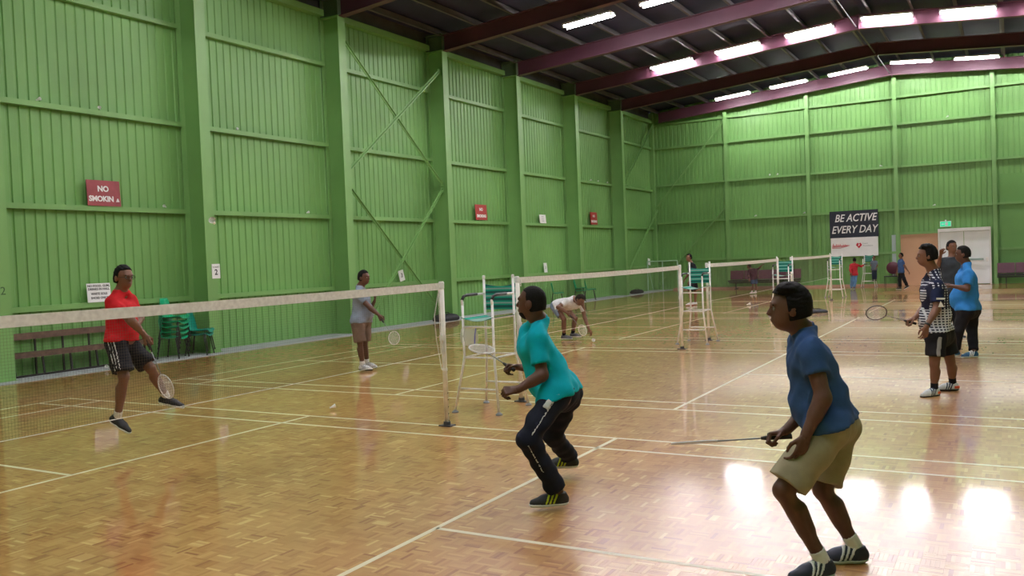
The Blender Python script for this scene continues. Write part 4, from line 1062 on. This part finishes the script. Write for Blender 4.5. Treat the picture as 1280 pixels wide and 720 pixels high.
o = person('man in red polo shirt and black striped shorts jumping behind the nearest net', J, IMGR*.85-CF*.5, G(150, 560), SKB, HAIRB, h=.012, s=.98, bulk=.95, belly=0.01, shirt=rd_, pants=bk,
    shoe=(mat('black_court_shoe', (.014, .014, .018), .6, .2, 12.), SOLE, None), shoes_dir={'R': nrm(IMGR*.8+np.array([0, 0, -.45])-CF*.2), 'L': nrm(IMGR*.9+np.array([0, 0, -.22])+CF*.1)},
    legs='shorts', short_t=.86, hairstyle='short', sock=SOCKW, seed=21, sleeve=.6, hem=-.03, folds=.005,
    hands={'R': (IMGR*.35+np.array([0, 0, -1.]), IMGL*.3+CF*.9, .9, -1), 'L': (IMGL*.8+np.array([0, 0, -.7]), CF, .35, 1)},
    extra={'leg_stripes': [stripe(0), stripe(1), stripe(2)]})
m = MB(); wl = J['wrL']; wd_ = nrm(J['wrL']-J['elL']); m.lathe([(.036, -.014), (.038, 0), (.036, .014)], 14, wl-wd_*.02, wd_); m.build('watch', CHROME, o['T'], True, o['base'])
m = MB(); m.lathe([(.018, 0), (.018, .012)], 12, wl-wd_*.02-CF*.034, -CF); m.build('watch', SOCKW, o['T'], False, o['base'])
m = MB(); hc, hf, hr, hu = o['hc'], o['hf'], o['hr'], o['hu']
for sg in (-1, 1):
    c_ = hc+hf*.098+hr*sg*.033+hu*.003; m.tube([c_+hr*.026*math.cos(q)+hu*.019*math.sin(q) for q in np.linspace(0, 2*math.pi, 13)], .0022, 5, False); m.tube([c_+hr*sg*.026, hc+hr*sg*.08-hf*.01+hu*.005], .002, 5)
m.build('glasses', BLACK, o['T'], False, o['base'])
hw = J['wrR']+nrm(IMGR*.35+np.array([0, 0, -1.]))*.08; tp = P(211, 492, 8.72); dr = nrm(tp-hw)
racket('white-headed racket swung down by the man in red', hw-dr*.07, hw+dr*.6, CF*.5+CR*.3, RK_FRW)

# ---- man in grey
D = 14.72
J = JP(dict(head=(455, 347, 0), neck=(450, 357.5, .02), shR=(447, 369, -.16), shL=(456, 368, .2), elR=(463, 385, -.2), wrR=(474, 394, -.25), elL=(462, 387, .2), wrL=(468, 377, .1),
            hipR=(447, 402, -.12), hipL=(456, 402, .14), knR=(450, 428, -.13), anR=(453, 456.5, -.1), knL=(456, 427, .12), anL=(459, 453.5, .2)), D)
gy = cloth('grey_blue_tshirt', (.25, .30, .38)); br = cloth('brown_shorts', (.17, .115, .085))
fR = nrm(IMGR*.9-CF*.45); fR[2] = 0
person('man in grey T-shirt and brown shorts standing beyond the nearest net', J, IMGR*.9-CF*.4, G(457, 463), SKA, HAIRB, h=.014, s=.98, bulk=1.1, belly=.05, shirt=gy, pants=br,
    shoe=(mat('white_sport_shoe', (.70, .71, .72), .5, .08, 12.), RUBBER, mat('grey_stripe', (.3, .3, .32), .5, 0)), shoes_dir={'R': fR, 'L': fR}, legs='shorts', short_t=.98, hairstyle='short', sock=SOCKW, seed=33, sleeve=.55, hem=.02,
    hands={'R': (IMGR*.5+np.array([0, 0, -1.]), CF, .9, -1), 'L': (np.array([0, 0, 1.])+IMGR*.3, IMGL, .5, 1)})
hw = J['wrR']+nrm(IMGR*.5+np.array([0, 0, -1.]))*.07; tp = P(499, 432, 14.1); dr = nrm(tp-hw)
racket('white-headed racket held by the man in grey', hw-dr*.07, hw+dr*.6, CF+CR*.2, RK_FRW)

# ---- man in the checked shirt
D = 10.15
J = JP(dict(head=(1158, 320, 0), neck=(1167, 337, .03), shL=(1172, 358, -.15), shR=(1160, 353, .2), elL=(1171, 386, -.2), wrL=(1158, 408, -.28), elR=(1156, 384, .2), wrR=(1143, 398, .05),
            hipL=(1170, 421, -.1), hipR=(1181, 421, .16), knL=(1168, 455, -.12), anL=(1168, 486, -.08), knR=(1188, 452, .15), anR=(1191, 479, .22)), D)
def check_mat():
    m_ = cloth('black_white_check', (.02, .022, .04)); nt = m_.node_tree; b = nt.nodes['Principled BSDF']; N = nt.nodes.new; L = nt.links.new
    tc = N('ShaderNodeTexCoord'); mp = N('ShaderNodeMapping'); mp.inputs['Rotation'].default_value = (0, 0, -YAW); L(tc.outputs['Object'], mp.inputs[0])
    sp = N('ShaderNodeSeparateXYZ'); L(mp.outputs[0], sp.inputs[0]); outs = []
    for i, (per, du) in ((0, (.042, .36)), (2, (.030, .45))):
        a = N('ShaderNodeMath'); a.operation = 'DIVIDE'; a.inputs[1].default_value = per; L(sp.outputs[i], a.inputs[0])
        f = N('ShaderNodeMath'); f.operation = 'FRACT'; L(a.outputs[0], f.inputs[0]); g_ = N('ShaderNodeMath'); g_.operation = 'LESS_THAN'; g_.inputs[1].default_value = du; L(f.outputs[0], g_.inputs[0]); outs.append(g_)
    mx = N('ShaderNodeMath'); mx.operation = 'MAXIMUM'; L(outs[0].outputs[0], mx.inputs[0]); L(outs[1].outputs[0], mx.inputs[1])
    # plain dashes above, closed check near the hem
    gr = N('ShaderNodeMath'); gr.operation = 'GREATER_THAN'; gr.inputs[1].default_value = 1.0; L(sp.outputs[2], gr.inputs[0])
    mu = N('ShaderNodeMath'); mu.operation = 'MULTIPLY'; L(outs[0].outputs[0], mu.inputs[0]); iv = N('ShaderNodeMath'); iv.operation = 'SUBTRACT'; iv.inputs[0].default_value = 1; L(outs[1].outputs[0], iv.inputs[1]); L(iv.outputs[0], mu.inputs[1])
    sel = N('ShaderNodeMix'); sel.data_type = 'FLOAT'; L(gr.outputs[0], sel.inputs[0]); L(mx.outputs[0], sel.inputs[2]); L(mu.outputs[0], sel.inputs[3])
    c = N('ShaderNodeMix'); c.data_type = 'RGBA'; c.inputs[6].default_value = (.012, .014, .035, 1); c.inputs[7].default_value = (.60, .62, .66, 1); L(sel.outputs[0], c.inputs[0]); L(c.outputs[2], b.inputs['Base Color']); return m_
NVS = cloth('navy_sleeve', (.012, .018, .055)); GST = cloth('grey_side_panel', (.32, .32, .33)); ORG = mat('orange_red_heel', (.75, .10, .04), .5, 0)
fL = nrm(IMGL*.9-CF*.35); fL[2] = 0; fR = nrm(IMGL*.9+CF*.1); fR[2] = 0
ua = nrm(J['elL']-J['shL'])
o = person('man in black and white checked shirt and black shorts holding a racket out', J, IMGL*.95+CF*.3, G(1170, 493), SKB, HAIRB, h=.0115, s=1.0, bulk=1.1, belly=.05, shirt=check_mat(), pants=bk,
    shoe=(bpy.data.materials['white_sport_shoe'], RUBBER, mat('navy_stripe', (.02, .03, .08), .5, 0), ORG), shoes_dir={'L': fL, 'R': fR}, legs='shorts', short_t=.72, hairstyle='thick', sock=bk, seed=41, sleeve=.72, hem=-.07,
    hands={'L': (IMGL*.2+np.array([0, 0, -1.]), CF, .45, 1), 'R': (IMGL*.9+np.array([0, 0, -.25]), np.array([0, 0, -1.]), .95, -1)},
    extra={'leg_stripes': [('side_panel', J['hipL']+(J['knL']-J['hipL'])*.5+IMGL*.01, np.cross(J['knL']-J['hipL'], CF), .026, [(J['hipL']-CF*.02, CF), (J['hipL'], J['hipL']-J['knL'])], GST)],
           'sleeve_patch': ('L', NVS)})
m = MB(); ac = J['shL']+ua*.19-CF*.085; m.add([ac+CR*.04-CU*.05, ac-CR*.03-CU*.05, ac+CR*.0+CU*.02], [(0, 2, 1)]); m.add([ac-CR*.05+CU*.035, ac+CR*.05+CU*.035, ac+CR*.05+CU*.055, ac-CR*.05+CU*.055], [(0, 1, 2, 3)]); m.build('sleeve_emblem', INKW, o['T'], False, o['base'])
m = MB(); wl = J['wrL']; wd_ = nrm(wl-J['elL']); m.lathe([(.036, -.012), (.038, 0), (.036, .012)], 14, wl-wd_*.02, wd_); m.build('watch', BLACK, o['T'], True, o['base'])
hw = J['wrR']+nrm(IMGL*.9+np.array([0, 0, -.25]))*.07+np.array([0, 0, -.02]); tp = P(1074, 385, 10.05); dr = nrm(tp-hw)
racket('dark-framed racket held out by the man in the checked shirt', hw-dr*.1, hw+dr*.57, CF*.8+np.array([0, 0, .55]), RK_FR)

# ---- man in light blue
D = 13.3
J = JP(dict(head=(1203, 318, .05), neck=(1208, 328.5, .05), shL=(1211, 344, -.2), shR=(1204, 342, .25), elL=(1209, 361, -.3), wrL=(1192, 358, -.2), elR=(1203, 362, .3), wrR=(1193, 358, .35),
            hipL=(1207, 388, -.1), hipR=(1214, 388, .16), knL=(1198, 413, -.05), anL=(1194, 438, .05), knR=(1215, 413, .15), anR=(1217, 439.5, .0)), D)
lb = cloth('sky_blue_tshirt', (.035, .22, .58)); fL = nrm(IMGL*.9-CF*.1); fL[2] = 0
person('heavy man in sky blue T-shirt and black trousers standing behind the checked shirt', J, IMGL*.85+CF*.45, G(1207, 446), SKA, HAIRB, h=.013, s=1.0, bulk=1.24, belly=.07, shirt=lb, pants=bk,
    shoe=(mat('blue_sport_shoe', (.02, .10, .22), .6, .1, 12.), SOLE, SOCKW), shoes_dir={'L': fL, 'R': fL}, legs='trousers', hairstyle='short', seed=51, sleeve=.75, hem=.0)

# ---- man in dark grey by the doors
D = 16.2
J = JP(dict(head=(1190, 309, 0), neck=(1190, 322, 0), shR=(1177, 327, 0), shL=(1203, 326, 0), elR=(1171, 340, .1), wrR=(1176, 318, -.15), elL=(1207, 345, .05), wrL=(1203, 361, -.05),
            hipR=(1185, 363, 0), hipL=(1195, 363, 0), knR=(1185, 391, 0), anR=(1184, 415, 0), knL=(1196, 391, 0), anL=(1197, 415, 0)), D)
g0 = P(1190, 418, D); dz = .088-(J['anR'][2]+J['anL'][2])/2
for k in J: J[k] = J[k]+np.array([0, 0, dz if k[:2] in ('an',) else 0])
fL = nrm(-CF+CR*.2); fL[2] = 0
person('man in dark grey shirt facing the hall, half hidden behind the sky blue T-shirt', J, -CF+CR*.15, (g0[0], g0[1], 0), SKB, HAIRB, h=.015, s=.98, bulk=1.02, shirt=cloth('charcoal_shirt', (.035, .042, .052)), pants=bk,
    shoe=(bpy.data.materials['black_court_shoe'], SOLE, None), shoes_dir={'L': fL, 'R': fL}, legs='trousers', hairstyle='short', seed=61, sleeve=.8)

# ---- man bending for a shuttlecock
D = 18.9
J = JP(dict(head=(725, 375, -.25), neck=(718, 373, -.05), shR=(708, 377, -.22), shL=(727, 379, .08), elR=(697.5, 384, -.35), wrR=(709, 391, -.35), elL=(731, 397, .0), wrL=(736, 411, -.1),
            hipR=(694, 383, -.1), hipL=(702, 381, .14), knR=(705, 399, -.25), anR=(705, 419, -.05), knL=(719, 398, .0), anL=(716, 416.5, .1)), D)
fR = nrm(CR*.8-CF*.5); fR[2] = 0
person('man in white T-shirt and blue shorts bending to pick up a shuttlecock', J, CR*.5-CF*.5+np.array([0, 0, -.75]), G(711, 424), SKB, HAIRB, h=.015, s=1.0, bulk=1.0, shirt=cloth('white_tshirt', (.74, .74, .74)), pants=cloth('pale_blue_shorts', (.20, .28, .40)),
    shoe=(mat('grey_black_shoe', (.10, .10, .11), .6, .4, 8.), SOLE, None), shoes_dir={'R': fR, 'L': fR}, legs='shorts', short_t=.72, hairstyle='short', sock=bk, seed=71, sleeve=.6,
    hands={'L': (np.array([0, 0, -.9])+CR*.5, CF*.5+CR*-.4, .35, 1), 'R': (CR*.7+np.array([0, 0, -.6]), CF, .9, -1)})
hw = J['wrR']+nrm(CR*.7+np.array([0, 0, -.6]))*.07; tp = P(725, 409, D-.55); dr = nrm(tp-hw)
racket('racket held by the bending man', hw-dr*.07, hw+dr*.6, CF+CR, RK_FRW)

# ---- man in black behind the second umpire chair
D = 29.6
J = JP(dict(head=(861, 322, 0), neck=(864, 328.5, 0), shL=(867, 332, -.16), shR=(863, 332, .2), elL=(867, 342, -.2), wrL=(862, 350, -.2), elR=(861, 342, .2), wrR=(856, 349, .2),
            hipL=(866, 350, -.1), hipR=(867, 350, .14), knL=(862, 365, -.1), anL=(864, 378.5, -.05), knR=(869, 364, .14), anR=(869, 378, .2)), D)
fL = nrm(IMGL*.9-CF*.2); fL[2] = 0
person('man in black shirt and shorts standing behind the second umpire chair', J, IMGL*.9-CF*.3, G(866, 382), SKB, HAIRB, h=.018, s=1.0, bulk=1.05, shirt=cloth('black_shirt', (.012, .014, .018)), pants=bk,
    shoe=(bpy.data.materials['white_sport_shoe'], mat('red_sole', (.4, .05, .06), .6, 0), None), shoes_dir={'L': fL, 'R': fL}, legs='shorts', short_t=.9, hairstyle='short', sock=None, seed=81, sleeve=.6)

# ---- boy in maroon
D = 36.0
J = JP(dict(head=(936, 333, 0), neck=(939.5, 336, 0), shL=(936.5, 338, -.1), shR=(945, 337.5, .1), elL=(935.5, 344, -.15), wrL=(936.5, 348.5, -.22), elR=(949, 335, .05), wrR=(952.5, 331.5, -.1),
            hipL=(940, 348, -.06), hipR=(944, 348, .06), knL=(941, 357, -.08), anL=(940, 364.8, -.02), knR=(945, 357, .05), anR=(944.5, 364.5, .1)), D)
sc_ = .76; fL = nrm(IMGL*.7-CF*.6); fL[2] = 0
person('boy in maroon jumper and blue shorts reaching out an arm', J, IMGL*.9+CF*.3, G(941, 367.5), SKB, HAIRB, h=.018, s=sc_, bulk=.95, shirt=cloth('maroon_jumper', (.055, .012, .03)), pants=cloth('denim_shorts', (.05, .10, .20)),
    shoe=(bpy.data.materials['white_sport_shoe'], SOLE, None), shoes_dir={'L': fL, 'R': fL}, legs='shorts', short_t=.75, hairstyle='short', sock=SOCKW, seed=91, sleeve=1.5)

# ---- child in red
D = 36.9
J = JP(dict(head=(1068, 321.5, 0), neck=(1067.5, 325.5, 0), shL=(1063.5, 327.5, -.04), shR=(1071.5, 327.5, .04), elL=(1062.5, 333, -.1), wrL=(1064, 338, -.15), elR=(1076.5, 329, .0), wrR=(1080, 327, -.05),
            hipL=(1065.5, 339, 0), hipR=(1069.5, 339, 0), knL=(1064.8, 347, -.03), anL=(1064, 355, .03), knR=(1069, 347, -.03), anR=(1067.5, 355.5, .0)), D)
fL = nrm(CF*.8+CR*.3); fL[2] = 0
g0 = P(1066, 358, D); dz = .08*.8-min(J['anL'][2], J['anR'][2])
for k in J: J[k] = J[k]+np.array([0, 0, dz])
person('child in red jumper and jeans reaching towards a white chair', J, CF*.8+CR*.5, (g0[0], g0[1], 0), SKB, HAIRB, h=.018, s=.80, bulk=.95, shirt=cloth('red_jumper', (.45, .03, .04)), pants=cloth('blue_jeans', (.12, .24, .42)),
    shoe=(bpy.data.materials['blue_sport_shoe'], SOLE, None), shoes_dir={'L': fL, 'R': fL}, legs='trousers', hairstyle='short', seed=101, sleeve=1.5)

# ---- small child standing on the rail of the last chair
z0 = .28*.95+.0125
cx, cy = .14, 33.1-.303*.95
s_ = .62
J = dict(head=(cx, cy, z0+1.02*1), neck=(cx, cy, z0+.88), shL=(cx+.10, cy, z0+.82), shR=(cx-.10, cy, z0+.82), elL=(cx+.13, cy-.02, z0+.66), wrL=(cx+.09, cy-.08, z0+.58), elR=(cx-.13, cy, z0+.67), wrR=(cx-.1, cy+.06, z0+.8),
         hipL=(cx+.045, cy, z0+.50), hipR=(cx-.045, cy, z0+.50), knL=(cx+.05, cy-.01, z0+.28), anL=(cx+.05, cy, z0+.055), knR=(cx-.05, cy-.01, z0+.28), anR=(cx-.05, cy, z0+.055))
person('small child in grey top and dark trousers standing on a chair rail', J, (-.3, -1, 0), (cx, cy, z0), SKB, HAIRB, h=.016, s=s_, bulk=.95, shirt=cloth('grey_child_top', (.12, .15, .19)), pants=cloth('dark_child_trousers', (.02, .03, .05)),
    shoe=(bpy.data.materials['black_court_shoe'], RUBBER, None), shoes_dir={'L': np.array([.1, -1, 0]), 'R': np.array([-.1, -1, 0])}, legs='trousers', hairstyle='short', seed=111, sleeve=.6)

# ---- youth walking by the wall
D = 34.6
J = JP(dict(head=(1126, 319.5, 0), neck=(1126.5, 324, .02), shL=(1128, 327, -.13), shR=(1124, 326.5, .15), elL=(1131, 333, -.15), wrL=(1135, 338.5, -.15), elR=(1123, 334, .15), wrR=(1121, 340, .1),
            hipL=(1127, 339.5, -.07), hipR=(1126, 339.5, .1), knL=(1130, 349, -.1), anL=(1134, 357, -.05), knR=(1124.5, 350, .1), anR=(1125, 359.3, .1)), D)
fL = nrm(IMGL*.9+np.array([0, 0, -.5])); fR = nrm(IMGL*.9-CF*.2); fR[2] = 0
person('youth in blue T-shirt and black trousers walking past the peach door', J, IMGL*.95, G(1127, 362), SKB, HAIRB, h=.018, s=.86, bulk=.9, shirt=cloth('mid_blue_tshirt', (.05, .10, .24)), pants=bk,
    shoe=(bpy.data.materials['black_court_shoe'], SOLE, None), shoes_dir={'L': fL, 'R': fR}, legs='trousers', hairstyle='short', seed=121, sleeve=.6)
